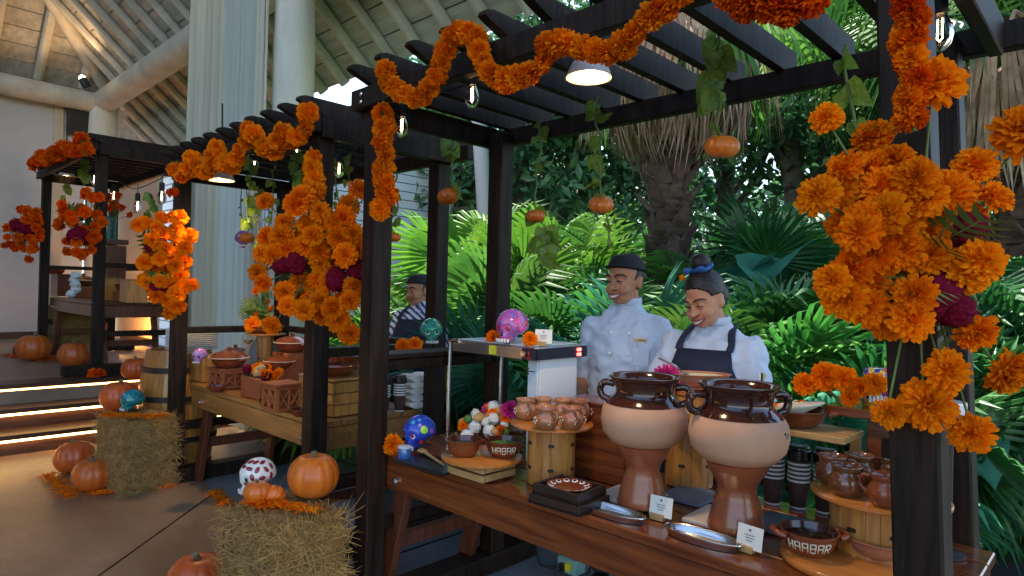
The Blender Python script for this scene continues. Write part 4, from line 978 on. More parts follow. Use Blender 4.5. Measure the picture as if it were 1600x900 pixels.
# --- oval steel trays, place cards
def steel_tray(label, c, rz):
    t = thing('oval_tray', label, 'tray', c, rz, group='oval steel trays'); m = MB()
    prof = [(.2, .002), (.8, .002), (.86, .006), (.94, .022), (1., .024), (1.01, .021), (.96, .016), (.88, .0)]
    m.lathe(prof, 40, cap0=True, cap1=False)
    for p in m.v: p.x *= .105; p.y *= .045
    for p in m.v: p.x += (.02 if p.x > 0 else -.02)*min(1, abs(p.x)/.03)
    m.build('dish', 'steel', t, smooth=50)
steel_tray('oval steel tray on the table edge by the left big pot', pz(957, 806, TZ), R(2)); steel_tray('oval steel tray on the table edge by the right big pot', pz(1097, 846, TZ), R(2))
def card(label, c, rz, k=1.):
    t = thing('place_card', label, 'card', c, rz, group='place cards in wooden blocks'); t.scale = (k, k, k)
    m = MB(); m.box((0, 0, .011), (.05, .022, .022), ch=.002); m.build('block', 'pale_wood', t)
    m = MB(); M = Matrix.Rotation(R(-10), 3, 'X'); m.box((.012, .001, .046), (.08, .0016, .066), M); cd = m.build('card', 'paper_white', t)
    m = MB()
    for k_, (w, zz) in enumerate([(.006, .066), (.034, .052), (.028, .044), (.02, .036)]): m.box((.012, -.0016+(zz-.046)*.176, zz), (w, .0006, .0016 if k_ else .006), M)
    m.build('print', 'ink', cd)
    return t
P = pz(1027, 812, TZ); card('blank place card in a wooden block before the left big pot', P, face_to(P, -25)); P = pz(1165, 862, TZ); card('place card in a wooden block before the right big pot', P, face_to(P, -30))
P = pz(845, 541, 1.262); card('place card in a wooden block on the steel food warmer', P, face_to(P, -5), .95)
# --- risers
def stave_riser(label, c, r, h, rd, nst=18, band=(.3, .72), m_='riser_wood', top=True, thick=.014):
    t = thing('round_riser', label, 'riser', c, group='round wooden risers'); w = 2*math.pi*r/nst
    mb = MB(); mb.box((0, 0, h/2), (.012, w*.97, h), ch=.002); me = mb.mesh('stave', 30, [m_])
    for k in range(nst): a = 2*math.pi*k/nst; ob('stave', me, t, loc=((r-.006)*math.cos(a), (r-.006)*math.sin(a), 0), rot=(0, 0, a))
    for f in band:
        for k in range(0, nst, 3):
            mb = MB(); a = 2*math.pi*(k+.5)/nst; mb.box((0, 0, 0), (.006, w*.7, .012), ch=.002); mb.build('clip', 'iron', t, loc=((r+.001)*math.cos(a), (r+.001)*math.sin(a), h*f), rot=(0, 0, a))
    if top: mb = MB(); mb.lathe([(rd-.004, h+.001), (rd, h+.004), (rd, h+thick-.003), (rd-.004, h+thick)], 48); mb.build('board', 'board_wood', t, smooth=50)
    return c.z+h+thick
c1 = pz(860, 752, TZ); Z1 = stave_riser('round stave riser with an orange board carrying six clay mugs', c1, .094, .222, .164)
@shared
def mug_parts(m_):
    mb = MB(); mb.lathe([(.03, 0), (.036, .003), (.05, .022), (.054, .042), (.048, .062), (.039, .072), (.04, .082), (.047, .094), (.045, .097), (.04, .093), (.034, .075), (.042, .06), (.045, .04), (.03, .01)], 26, cap1=True)
    body = mb.mesh('body', 70, [m_]); mb = MB(); mb.tube(bez([(.044, 0, .083), (.068, 0, .08), (.074, 0, .06), (.066, 0, .042), (.05, 0, .036)], 4), .0065, 8); hd = mb.mesh('handle', 180, [m_])
    mb = MB()
    for k in range(5):
        a = k*1.256
        for q in range(5): mb.ball((.0545*math.cos(a)+.0, .0545*math.sin(a)+.012*math.cos(q*1.256)*1., .044+.012*math.sin(q*1.256)), (.003, .005, .005), 6, 4)
    return body, hd, mb.mesh('painted_flower', 180, ['cream_paint'])
def mug(label, c, rz, k=1., m_='mug_glaze', group='small clay mugs', paint=True):
    b_, h_, f_ = mug_parts(m_); t = thing('clay_mug', label, 'mug', c, rz, group); t.scale = (k, k, k); ob('body', b_, t); ob('handle', h_, t)
    if paint:
        ob('painted_flower', f_, t, rot=(0, 0, R(-110)-rz), kind='stuff')
    return t
for (x, y, a), lb in zip([(821, 655, 0), (848, 653, 60), (853, 671, 20), (880, 655, 40), (893, 670, 0), (905, 657, 10)],
                         ['clay mug at the left edge of the riser left of the big pots', 'clay mug at the back of the left riser, second from left', 'clay mug in front on the left riser, painted with a flower', 'clay mug at the back of the left riser beside the right pair',
                          'clay mug at the front right of the left riser', 'clay mug half hidden at the right edge of the left riser']): mug(lb, pz(x, y, Z1), R(a-30), .86)
# disc on a crate with two bowls
cr = pz(752, 742, TZ)
t = thing('board_on_crate', 'round board on a low slatted crate carrying two bowls', 'riser', cr, R(0), group='round wooden risers')
for zz in (.018, .052):
    for s in (-1, 1):
        m = MB(); m.box((0, s*.085, zz), (.21, .014, .026), ch=.002); m.build('slat', 'pale_wood', t, smooth=30); m = MB(); m.box((s*.1, 0, zz+.001), (.014, .15, .026), ch=.002); m.build('slat', 'pale_wood', t, smooth=30)
m = MB(); m.lathe([(.161, .067), (.165, .07), (.165, .08), (.161, .083)], 48); m.build('board', 'board_wood', t, smooth=50)
ZC = TZ+.084
def bowl(label, c, r, h, m_='clay_red', inside='clay_inside', fill=None, fill_z=.7, group='glazed clay bowls', rim=1.0, letters=False, handles=0, name='clay_bowl', oval=1., rz=0.):
    t = thing(name, label, 'bowl', c, rz, group); m = MB()
    m.lathe([(r*.6, 0), (r*.64, .004), (r*.82, h*.3), (r*.93, h*.68), (r*.97, h*.9), (r*1.03*rim, h*.96), (r*1.03*rim, h), (r*.97, h*1.0)], 40, cap1=False); 
    for p in m.v: p.y *= oval
    m.build('body', m_, t, smooth=50)
    m = MB(); m.lathe([(r*.972, h*.999), (r*.9, h*.75), (r*.75, h*.3), (r*.3, h*.15)], 40, cap0=False)
    for p in m.v: p.y *= oval
    m.build('inside', inside, t, smooth=80)
    if fill:
        m = MB(); m.lathe([(r*.9, h*fill_z), (r*.6, h*(fill_z+.06)), (r*.2, h*(fill_z+.1))], 32, cap0=False)
        for p in m.v: p.y *= oval; p.z += .003*noise.noise(p*60)
        m.build('food', fill, t, smooth=180)
    for s in ((-1, 1) if handles else ()):
        m = MB(); m.tube(bez([(s*r*.95, -.03, h*.8), (s*(r*1.1+.012), -.02, h*.92), (s*(r*1.1+.012), .02, h*.92), (s*r*.95, .03, h*.8)], 4), .009, 8); m.build('handle', m_, t, smooth=180)
    if letters:
        # a band of pale painted block marks round the rim that reads like HAABAR
        glyph = {'H': [(-1, -1, -1, 1), (1, -1, 1, 1), (-1, 0, 1, 0)], 'A': [(-1, -1, -1, 1), (1, -1, 1, 1), (-1, 1, 1, 1), (-1, 0, 1, 0)], 'B': [(-1, -1, -1, 1), (1, -1, 1, 1), (-1, 1, 1, 1), (-1, 0, 1, 0), (-1, -1, 1, -1)], 'R': [(-1, -1, -1, 1), (1, 0, 1, 1), (-1, 1, 1, 1), (-1, 0, 1, 0), (0, 0, 1, -1)]}
        d = CAM-Vector(c); a0 = math.atan2(d.y, d.x)-rz; m = MB(); hz = h*.2
        for i, ch in enumerate(letters):
            ac = a0+(i-(len(letters)-1)/2)*.29
            def pt(gx, gy, k=1.012):
                a = ac+gx*.095; z = h*.52+gy*hz; rr = r*(.82+.11*min(1, max(0, (z/h-.3)/.38)))*k+.0012; return Vector((rr*math.cos(a), rr*math.sin(a)*oval, z))
            for (x0, y0, x1, y1) in glyph[ch]: m.tube([pt(x0, y0), pt((x0+x1)/2, (y0+y1)/2), pt(x1, y1)], .0019, 5)
        m.build('painted_lettering', 'cream_paint', t, smooth=180)
    return t
bowl('clay bowl with sauce on the round board, the left one', pz(724, 711, ZC), .072, .066, fill='sauce', m_='clay_red'); bowl('clay bowl with lettering round its side on the round board', pz(787, 712, ZC), .078, .066, fill='greens', letters='HABAR')
# square trays with small plate
t = thing('stacked_square_trays', 'dark square wooden trays stacked on the table edge', 'tray', pz(889, 787, TZ), R(3))
for zz, w in ((0, .22), (.036, .2)):
    m = MB(); m.box((0, 0, zz+.006), (w, w*.86, .01)); m.build('base', 'dark_tray', t)
    for s in (-1, 1):
        m = MB(); m.box((s*(w/2-.007), 0, zz+.018), (.014, w*.86, .033), ch=.002); m.build('rim', 'dark_tray', t, smooth=30); m = MB(); m.box((0, s*(w*.43-.007), zz+.0178), (w-.03, .014, .0326), ch=.002); m.build('rim', 'dark_tray', t, smooth=30)
t = thing('painted_plate', 'small terracotta plate with painted circles on the dark trays', 'plate', t.location+Vector((0.0, 0, .05)))
m = MB(); m.lathe([(.03, 0), (.05, .003), (.078, .016), (.08, .019), (.074, .018), (.05, .008), (.02, .006)], 36); m.build('dish', 'clay_red', t, smooth=50)
for k in range(13):
    a = k*.4833; p = Vector((.064*math.cos(a), .064*math.sin(a), .0145)); o = dab(t, p, (-.3*math.cos(a), -.3*math.sin(a), 1), .0115, 'p_white', 'painted_ring', .15); dab(t, p+Vector((0, 0, .0018)), (-.3*math.cos(a), -.3*math.sin(a), 1), .0065, 'p_black', 'painted_dot', .15)
# box and cylinder behind the pots
t = thing('wooden_box', 'reddish wooden box standing behind the mugs and the left pot', 'box', pz(930, 748, TZ)+Vector((0, .05, 0)), R(2)); m = MB(); m.box((0, 0, .15), (.3, .16, .3), ch=.005); m.build('side', 'table_wood', t, smooth=30)
m = MB(); m.box((0, 0, .306), (.31, .17, .012), ch=.003); m.build('lid', 'table_wood', t, smooth=30)
c2 = pz(1072, 757, TZ)+Vector((0, .02, 0)); Z2 = stave_riser('tall stave riser carrying the egg dish between the big pots', c2, .092, .36, .098, 16, (.25, .6), 'riser_wood', True, .03)
D = Vector((c2.x+.02, c2.y-.0, Z2))
bowl('oval clay dish of scrambled eggs in front of the woman', D+Vector((.0, 0, .001)), .135, .052, m_='clay_matte', inside='clay_matte', fill='eggs', fill_z=.82, oval=.62, rz=R(40), name='egg_dish')
P = D+ROT @ Vector((-.12, .03, .02)); tag(ob('magenta_blossom', marigold_mesh('blossom', 21, RG_BALL, .5, 'magenta'), None, M=align(P, CAM-P+Vector((0, 0, .3)), 0, .118)), 'magenta ruffled blossom beside the egg dish', 'flower')
t = thing('serving_spoon', 'steel serving spoon resting in the egg dish', 'spoon', D+Vector((-.05, -.02, .05)), R(150)); m = MB(); m.tube(bez([(0, 0, 0), (.05, 0, .02), (.17, .01, .04)], 5), .005, 6); m.build('handle', 'steel', t); m = MB(); m.ball((-.02, 0, -.002), (.03, .02, .006), 12, 6); m.build('scoop', 'steel', t)
# right end: plank with tortillas, cups, risers
pl0 = pv(1190, 672, 2.34); pl0.z = 1.04
t = thing('plank_shelf', 'pale plank shelf behind the right big pot carrying the tortillas', 'shelf', (-.97, 2.31, TZ), 0)
m = MB(); m.box((0, 0, .3), (.62, .2, .022), ch=.003); m.build('plank', 'pale_wood', t, smooth=30)
for s in (-1, 1): m = MB(); m.box((s*.29, .08, .144), (.03, .03, .288), ch=.003); m.build('support', 'riser_wood', t, smooth=30)
P = pv(1238, 660, 2.3); P.z = TZ+.312
bowl('clay dish with pale stacked tortillas on the plank shelf', P, .115, .06, handles=1, rz=R(20), name='tortilla_dish', fill=None)
t = thing('tortillas', 'fanned stack of pale tortillas in the clay dish', 'tortillas', P+Vector((-.01, 0, .035)))
for k in range(7): m = MB(); m.lathe([(.084, 0), (.085, .002), (.084, .004)], 26); m.build('tortilla', 'tortilla', t, loc=(-.03+k*.01, .004*math.sin(k), .006*k), rot=(0, R(-9), 0))
for lb, dx, dz in [('small marigold lying on the tortillas', (-.045, -.06, .05), .06), ('marigold behind the tortilla dish', (.0, .07, .05), .065)]:
    tag(ob('loose_blossom', FL_BALL[0], None, M=align(P+Vector(dx), (0, -.5, 1), 0, dz)), lb, 'flower', 'loose marigold heads')
@shared
def cup_meshes(_):
    mb = MB(); mb.lathe([(.027, 0), (.029, .002), (.0375, .085), (.038, .088)], 24); a = mb.mesh('sleeve', 40, ['cup_paper']); 
    mb = MB(); mb.lathe([(.0385, 0), (.0395, .002), (.0395, .006), (.0385, .008)], 24); b_ = mb.mesh('rim', 40, ['cup_white'])
    mb = MB(); mb.lathe([(.0275, -.004), (.0285, 0), (.0285, .008), (.0275, .012)], 24); c_ = mb.mesh('foot', 40, ['cup_white'])
    mb = MB(); mb.lathe([(.041, 0), (.042, .004), (.041, .01), (.036, .014), (.035, .024), (.033, .026), (.028, .022)], 24); return a, b_, c_, mb.mesh('lid', 40, ['cup_lid'])
def cup_stack(label, c, nr, lids, k=1., group='stacks of dark paper cups'):
    t = thing('paper_cup_stack', label, 'cups', c, group=group); t.scale = (k, k, k); a, b_, f_, l_ = cup_meshes(0)
    ob('sleeve', a, t, loc=(0, 0, .006)); ob('foot', f_, t, loc=(0, 0, .004))
    for q in range(nr):
        ob('rim', b_, t, loc=(0, 0, .098+q*.0155)); mb = MB(); mb.lathe([(.0378, 0), (.0382, .0075)], 20); mb.build('sleeve', 'cup_paper', t, loc=(0, 0, .106+q*.0155))
    for q in range(lids): ob('lid', l_, t, loc=(0, 0, .1+nr*.0155+q*.008))
for (x, y), lb in zip([(1207, 786), (1247, 793), (1288, 800)], ['left stack of dark paper cups right of the big pots', 'middle stack of dark paper cups right of the big pots', 'right stack of dark paper cups next to the stave riser']): cup_stack(lb, pz(x, y, TZ), 5, 4, .98)
c3 = Vector((-.545, 2.15, TZ)); Z3 = stave_riser('wide stave riser with an orange board of shiny mugs on the right', c3, .13, .165, .185, 22, (.55,))
for (x, y), lb in zip([(1297, 733), (1347, 745), (1398, 755), (1330, 722), (1375, 722), (1360, 716)], ['shiny brown clay mug at the left edge of the right riser', 'shiny brown clay mug in front on the right riser', 'reddish clay mug on the right riser against the post', 'clay mug behind the left mug of the right riser', 'clay mug in the back row of the right riser by the post', 'clay mug in the back row of the right riser']):
    a_ = {1297: (-.13, -.005), 1347: (-.06, -.1), 1398: (.05, -.125), 1330: (-.075, .075), 1375: (.06, -.01), 1360: (.02, .1)}[x]; mug(lb, Vector((c3.x+a_[0], c3.y+a_[1], Z3)), rnd(0, 6), .92, 'clay_red' if x == 1398 else 'jar_glaze', paint=False)
c4 = pz(1330, 880, TZ); t = thing('round_board', 'round orange board on the table edge carrying two bowls at right', 'board', c4); m = MB(); m.lathe([(.186, .0), (.19, .004), (.19, .016), (.186, .02)], 48); m.build('board', 'board_wood', t, smooth=50)
bowl('glazed clay bowl with lettering round its side on the right board', pz(1264, 862, TZ+.021), .078, .064, fill='sauce', letters='HAABAR', handles=1, rz=R(40)); bowl('plain wide clay dish beside the lettered bowl', pz(1372, 868, TZ+.021), .085, .052, m_='clay_matte', inside='clay_inside', fill='sauce_red')
# slab with can
P5 = pv(1362, 642, 2.42)
t = thing('wooden_slab', 'wooden slab on a block under the marigolds behind the right post', 'riser', (P5.x, P5.y, TZ)); hz = P5.z-TZ
m = MB(); m.box((0.03, -.02, hz), (.3, .16, .03), ch=.004); m.build('top', 'table_wood', t, smooth=30); m = MB(); m.box((.08, -.02, hz/2-.008), (.16, .06, hz-.017), ch=.004); m.build('block', 'table_wood', t, smooth=30)
S5 = Vector((P5.x, P5.y, P5.z+.0155))
P = S5+ROT @ Vector((.02, 0, .0)); P.z = S5.z
t = thing('printed_tin', 'printed blue and red skull tin on the wooden slab', 'tin', P, face_to(P)); m = MB(); m.lathe([(.042, 0), (.046, .004), (.046, .118), (.043, .124), (.035, .13)], 28); m.build('can', 'can_print', t, smooth=50)
for s in (-1, 1): dab(t, Vector((s*.018, -.044, .085)), (s*.3, -1, 0), .013, 'p_white', 'eye_ring', .25); dab(t, Vector((s*.018, -.047, .085)), (s*.3, -1, 0), .007, 'p_black', 'eye_dot', .25)
m = MB(); [m.box((-.022+k*.011, -.046+abs(k-2)*.0025, .03), (.007, .004, .024)) for k in range(5)]; m.build('teeth_print', 'p_white', t)
for i, (x, y, s) in enumerate([(1290, 588, .105), (1258, 600, .085), (1318, 592, .09), (1328, 622, .065), (1366, 600, .08), (1345, 605, .07)]):
    P = pv(x, y, 2.34); tag(ob('loose_blossom', random.choice(FL_BALL), None, M=align(P, CAM-P+Vector((0, 0, .6)), 0, s)), ['biggest marigold of the row left of the skull tin', 'leftmost marigold of the row left of the skull tin', 'marigold right of the biggest in the row by the skull tin', 'low marigold at the edge of the wooden slab', 'marigold covering the front of the skull tin', 'marigold touching the left of the skull tin'][i], 'flower', 'loose marigold heads')
m = MB(); m.tube(bez([pv(1318, 640, 2.36), pv(1300, 615, 2.36), pv(1270, 605, 2.36)], 5), .006, 6); tag(m.build('flower_stalk', 'stem_green'), 'green stalks carrying the marigolds left of the skull tin', 'stalk')
P = pv(1484, 640, 2.3); t = thing('votive_cup', 'small purple and white votive cup behind the right post', 'cup', P-Vector((0, 0, .08))); m = MB(); m.lathe([(.03, 0), (.038, .01), (.042, .1), (.038, .104)], 20); m.build('cup', 'p_purple', t); m = MB(); m.lathe([(.043, .07), (.044, .075), (.044, .1), (.043, .105)], 20); m.build('band', 'p_white', t)
m = MB(); m.lathe([(.05, TZ-(P.z-.08)), (.05, TZ-(P.z-.08)+.006), (.012, TZ-(P.z-.08)+.012), (.012, -.01), (.05, -.004), (.05, -.001)], 14); m.build('stand', 'dark_tray', t)
# left end of the reddish table
P = pz(613, 706, TZ); tag(ob('loose_blossom', FL_BALL[1], None, M=align(P+Vector((0, 0, .035)), CAM-P, 0, .1)), 'marigold head on the left end of the reddish table', 'flower', 'loose marigold heads')
t = thing('candle_glass', 'small blue glass candle holder in front of the blue skull', 'candle', pz(632, 718, TZ)); m = MB(); m.lathe([(.025, 0), (.028, .003), (.03, .05), (.029, .052)], 20); m.build('glass', 'blue_glass', t); m = MB(); m.lathe([(.0295, .051), (.031, .053), (.031, .058), (.028, .06)], 20); m.build('rim', 'panel_blue', t)
t = thing('wooden_spoon', 'wooden spoon lying on a dark tray by the blue skull', 'spoon', pz(680, 720, TZ+.012), R(-15)); m = MB(); m.tube([(-.12, 0, .012), (0, 0, .006), (.08, 0, .004)], [.008, .006, .006], 7); m.build('handle', 'pale_wood', t); m = MB(); m.ball((-.14, 0, .012), (.034, .022, .008), 12, 6); m.build('scoop', 'pale_wood', t)
t = thing('serving_tray', 'dark shiny tray on the left end of the reddish table', 'tray', pz(672, 728, TZ), R(3)); m = MB(); m.box((0, 0, .005), (.3, .16, .008), ch=.002); m.build('base', 'cup_lid', t); 
for s in (-1, 1): m = MB(); m.box((0, s*.078, .01), (.3, .008, .018), ch=.002); m.build('rim', 'cup_lid', t)
P = pz(750, 706, TZ)+Vector((-.03, .1, 0)); t = thing('sweets_basket', 'low clay bowl heaped with wrapped sweets, bread and flowers', 'basket', P); m = MB(); m.lathe([(.12, 0), (.15, .01), (.175, .07), (.17, .075), (.14, .05)], 30); m.build('bowl', 'clay_red', t)
r_ = random.Random(4); 
for k in range(46):
    a = r_.uniform(0, 6.28); rr = .15*math.sqrt(r_.random()); p = Vector((rr*math.cos(a), rr*math.sin(a), .085+.09*(1-(rr/.15)**2)+r_.uniform(-.02, .02))); f = r_.random()
    if f < .45:
        m = MB(); m.ball((0, 0, 0), (r_.uniform(.02, .034),)*3, 8, 5, lambda q: q*(1+.35*noise.noise(q*3+Vector((k, 0, 0))))); m.build('wrapped_sweet', 'paper_white', t, loc=p, smooth=25)
    elif f < .65: m = MB(); m.ball((0, 0, 0), (.034, .024, .02), 10, 6, lambda q: q*(1+.15*noise.noise(q*3))); m.build('bread_roll', 'bread', t, loc=p, rot=(0, 0, a))
    elif f < .85: bloom(t, p, (r_.uniform(-1, 1), -1, 1), .055, FL_MID)
    else: m = MB(); m.ball((0, 0, 0), .022, 8, 5); m.build('lime', 'greens', t, loc=p)
MG = marigold_mesh('blossom', 22, RG_FLAT, .5, 'magenta')
for lb, x, y in [('magenta blossom on top of the sweets, the larger', 768, 640), ('magenta blossom at the right of the sweets', 797, 640)]:
    Q = pv(x, y, 2.2); tag(ob('magenta_blossom', MG, None, M=align(Q, CAM-Q+Vector((0, 0, .5)), 0, .09)), lb, 'flower', 'magenta blossoms')
t = thing('whisk_brush', 'little straw whisk standing among the sweets', 'brush', pv(697+50, 672, 2.25)-Vector((0, 0, .02))); m = MB(); m.tube([(0, 0, 0), (0, 0, .05), (0, 0, .09)], [.028, .018, .012], 8); m.build('bristles', 'straw', t)
# --- steel food warmer on the table
W0 = Vector((-2.40, 2.08, TZ)); t = thing('food_warmer', 'steel heated shelf on tube legs at the back of the reddish table', 'warmer', W0); WL, WD, WZ = .54, .36, .51
m = MB(); m.box((WL/2, WD/2, WZ-.03), (WL, WD, .055), ch=.004); m.build('top_case', 'steel_brushed', t, smooth=30); m = MB(); m.box((WL/2-.01, WD/2, WZ+.001), (WL-.06, WD-.03, .006), ch=.002); m.build('hot_plate', 'panel_blue', t)
m = MB(); m.box((WL-.035, -.002, WZ-.03), (.075, .012, .05), ch=.002); cp = m.build('control_panel', 'control_black', t); m = MB(); m.lathe([(.013, 0), (.015, .004), (.012, .016)], 14); m.build('knob', 'steel', cp, M=align((WL-.052, -.01, WZ-.03), (0, -1, 0)))
m = MB(); m.box((WL-.03, -.009, WZ-.032), (.004, .004, .03)); m.box((WL-.03, -.009, WZ-.046), (.03, .004, .004)); m.build('red_scale', 'p_red', cp)
m = MB(); m.box((WL+.003, WD/2, WZ-.03), (.012, WD-.01, .05), ch=.002); cp = m.build('control_panel', 'control_black', t); m = MB(); m.box((WL+.011, WD-.07, WZ-.02), (.006, .03, .014), ch=.002); m.build('switch_light', 'red_led', cp); m = MB(); m.box((WL+.011, WD-.07, WZ-.042), (.006, .03, .014), ch=.002); m.build('switch_light', 'red_led', cp)
m = MB(); m.box((.28, -.0015, WZ-.03), (.045, .004, .04)); m.build('sticker', 'sticker_yellow', t)
for vv in (.0, WD): m = MB(); m.tube(bez([(-.02, vv, 0), (-.02, vv, WZ-.06), (.0, vv, WZ-.01), (.05, vv, WZ-.006)], 5), .0105, 10); m.build('tube_leg', 'steel', t, smooth=60)
m = MB(); m.box((WL-.05, WD/2, (WZ-.06)/2), (.06, WD-.08, WZ-.062), ch=.004); pn = m.build('side_panel', 'panel_blue', t, smooth=30)
m = MB(); yy = .04; m.tube([(WL-.085+.0, yy-.002, .4), (WL-.035, yy-.002, .4)], .0022, 5); 
for s in (-1, 1): m.tube([(WL-.085, yy-.002, .4), (WL-.068, yy-.002, .4+s*.014)], .0022, 5)
m.build('arrow', 'ink', pn)
m = MB(); m.box((WL-.02+.0015, WD/2, .27), (.003, .25, .36)); m.build('sign_sheet', 'white_matte', pn)
for lb, x, y, v, s in [('marigold left of the purple skull on the food warmer', 771, 528, 2.12, .075), ('marigold between the purple skull and the card on the warmer', 828, 530, 2.1, .07)]:
    P = pv(x, y, v); tag(ob('loose_blossom', FL_BALL[0], None, M=align(P, CAM-P+Vector((0, 0, .5)), 0, s)), lb, 'flower', 'loose marigold heads')
for i, (x, y) in enumerate([(630, 541), (648, 538)]):
    P = pv(x, y, 2.05+.05*i); tag(ob('loose_blossom', FL_BALL[i], None, M=align(P, CAM-P+Vector((0, 0, .5)), 0, .085)), ['marigold at the left beside the green skull on the shelf board', 'marigold touching the green skull on the shelf board'][i], 'flower', 'loose marigold heads')
# power box and cable under the table
P = pz(888, 893, .0); t = thing('extension_cable', 'black cable looping to a plastic socket box under the table', 'cable', P); m = MB(); m.tube(bez([Vector((-.1, .1, .6)), Vector((-.18, -.02, .3)), Vector((-.16, -.06, .02)), Vector((-.02, .0, .02)), Vector((.1, .05, .02)), Vector((.2, .1, .6))], 6), .006, 6); m.build('cord', 'rubber', t, smooth=180)
m = MB(); m.box((.02, 0, .045), (.13, .09, .08), ch=.008); bx = m.build('socket_box', 'plastic_box', t); m = MB(); m.box((.04, -.05, .05), (.035, .03, .04), ch=.004); m.build('plug', 'sticker_yellow', bx); m = MB(); m.box((0, -.05, .04), (.035, .04, .04), ch=.004); m.build('plug', 'rubber', bx)
P = pz(800, 838, 0); t = thing('dark_shoe', 'dark shoe on the grey floor under the reddish table', 'shoe', P, R(60)); m = MB(); m.ball((0, 0, .045), (.14, .05, .05), 16, 10, lambda q: Vector((q.x, q.y*(1 if q.x < 0 else 1.1), max(q.z, -.85)*(1 if q.x < .0 else .75)))); m.build('upper', 'rubber', t); m = MB(); m.box((0, 0, .01), (.28, .1, .018), ch=.008); m.build('sole', 'iron', t)

# ================================================================== middle stall
TM = .752
def casserole(label, c, r, lid=True, k=1.):
    t = bowl(label, c, r, r*.55, handles=1, rz=rnd(0, 1), name='casserole', group='clay casseroles'); t['category'] = 'casserole'
    if lid:
        m = MB(); m.lathe([(r*1.1, r*.57), (r*1.12, r*.6), (r*1.05, r*.64), (r*.8, r*.82), (r*.4, r*.95), (r*.12, r*.98), (r*.12, r*1.05), (r*.17, r*1.12), (r*.1, r*1.18), (.002, r*1.2)], 30); m.build('lid', 'clay_red', t, smooth=50)
        m = MB(); m.lathe([(r*1.1, r*.555), (r*1.14, r*.575), (r*1.14, r*.6), (r*1.1, r*.61)], 30, cap0=False, cap1=False); m.build('pale_rim', 'cream_paint', t, smooth=50)
    return t
def lattice_stand(label, c, w, h, rz):
    t = thing('lattice_stand', label, 'stand', c, rz, group='terracotta lattice stands')
    for s in (-1, 1):
        for ax in (0, 1):
            m = MB(); 
            for zz in (.012, h-.012): m.bar((-w/2, s*w/2, zz), (w/2, s*w/2, zz), .02, .022)
            for q in (-1, 0, 1): m.bar((q*(w/2-.01), s*w/2, .015), (q*(w/2-.01), s*w/2, h-.015), .018, .018)
            for q in (-1, 1): m.bar((0, s*w/2, .02), (q*w/2*.9, s*w/2, h-.02), .014, .012); m.bar((0, s*w/2, h-.02), (q*w/2*.9, s*w/2, .02), .013, .011)
            m.build('side', 'terracotta', t, rot=(0, 0, ax*R(90)), smooth=30)
    m = MB(); m.box((0, 0, h+.008), (w+.03, w+.03, .016), ch=.002); m.build('top', 'terracotta', t)
    m = MB(); m.box((0, 0, h/2), (w*.8, w*.8, h*.96)); m.build('core', 'terracotta', t); return c.z+h+.017
c = pz(357, 605, TM); z = lattice_stand('terracotta lattice stand under the left lidded casserole', c, .19, .13, R(4)); casserole('lidded clay casserole on the left lattice stand of the middle stall', Vector((c.x, c.y, z)), .125)
c = pz(440, 640, TM); z = lattice_stand('terracotta lattice stand near the table end of the middle stall', c, .16, .15, R(4))
c = pz(432, 600, TM)+Vector((0, .12, 0)); t = thing('clay_block', 'terracotta block under the right lidded casserole', 'stand', c); m = MB(); m.box((0, 0, .12), (.24, .2, .24), ch=.006); m.build('block', 'terracotta', t); casserole('lidded clay casserole at the right of the middle stall', Vector((c.x, c.y, .752+.242)), .125)
c = pz(372, 585, TM)+Vector((0, .2, 0)); t = thing('clay_block', 'terracotta block at the back of the middle stall', 'stand', c); m = MB(); m.box((0, 0, .1), (.24, .2, .2), ch=.006); m.build('block', 'terracotta', t); casserole('open clay casserole behind the left lidded one', Vector((c.x, c.y, .954)), .13, False)
t = thing('wooden_box', 'honey wooden box at the left of the middle stall', 'box', pz(303, 594, TM)+Vector((0.02, .07, 0)), R(3)); m = MB(); m.box((0, 0, .1), (.3, .16, .2), ch=.004); m.build('side', 'riser_wood', t, smooth=30)
t = thing('terracotta_planter', 'terracotta planter full of marigolds and fruit on the middle stall', 'planter', pz(393, 622, TM)+Vector((0, .06, 0)), R(3)); m = MB(); m.box((0, 0, .07), (.26, .15, .14), ch=.006); m.build('trough', 'terracotta', t); m = MB(); m.box((0, 0, .146), (.24, .13, .012)); m.build('soil', 'soil', t)
for k in range(22):
    p = Vector((rnd(-.13, .2), rnd(-.07, .05), rnd(.15, .2))); f = rnd(0, 1)
    if f < .6: bloom(t, p, (rnd(-.5, .8), -1, .8), rnd(.06, .09), FL_MID)
    elif f < .8: ob('cockscomb', COMBS[0], t, M=align(p, (0, -1, 1), 0, .06))
    else: m = MB(); m.ball((0, 0, 0), .032, 10, 7); m.build('fruit', 'p_yellow' if f < .9 else 'bread', t, loc=p)
t = thing('wooden_crate', 'yellowish wooden crate under a dish at the table end of the middle stall', 'crate', pz(510, 648, TM)+Vector((-.08, .1, 0)), R(3))
for k in range(3):
    for s in (-1, 1): m = MB(); m.box((0, s*.13, .035+k*.066), (.36, .016, .062), ch=.003); m.build('slat', 'riser_wood', t, smooth=30); m = MB(); m.box((s*.175, 0, .035+k*.066), (.016, .24, .062), ch=.003); m.build('slat', 'riser_wood', t, smooth=30)
m = MB(); m.box((0, 0, .212), (.37, .28, .014), ch=.003); m.build('lid', 'riser_wood', t)
bowl('wide clay dish of sauce on the yellowish crate', t.location+Vector((0, 0, .22)), .14, .06, fill='sauce_red', name='clay_dish')
t = thing('serving_tongs', 'steel tongs lying across the clay dish of the middle stall', 'tongs', t.location+Vector((-.1, -.06, .285)), R(-20)); m = MB(); m.tube([(-.12, 0, 0), (.12, .01, .004)], .006, 6); m.tube([(-.12, 0, 0), (.12, -.02, .008)], .006, 6); m.build('arm', 'steel', t)
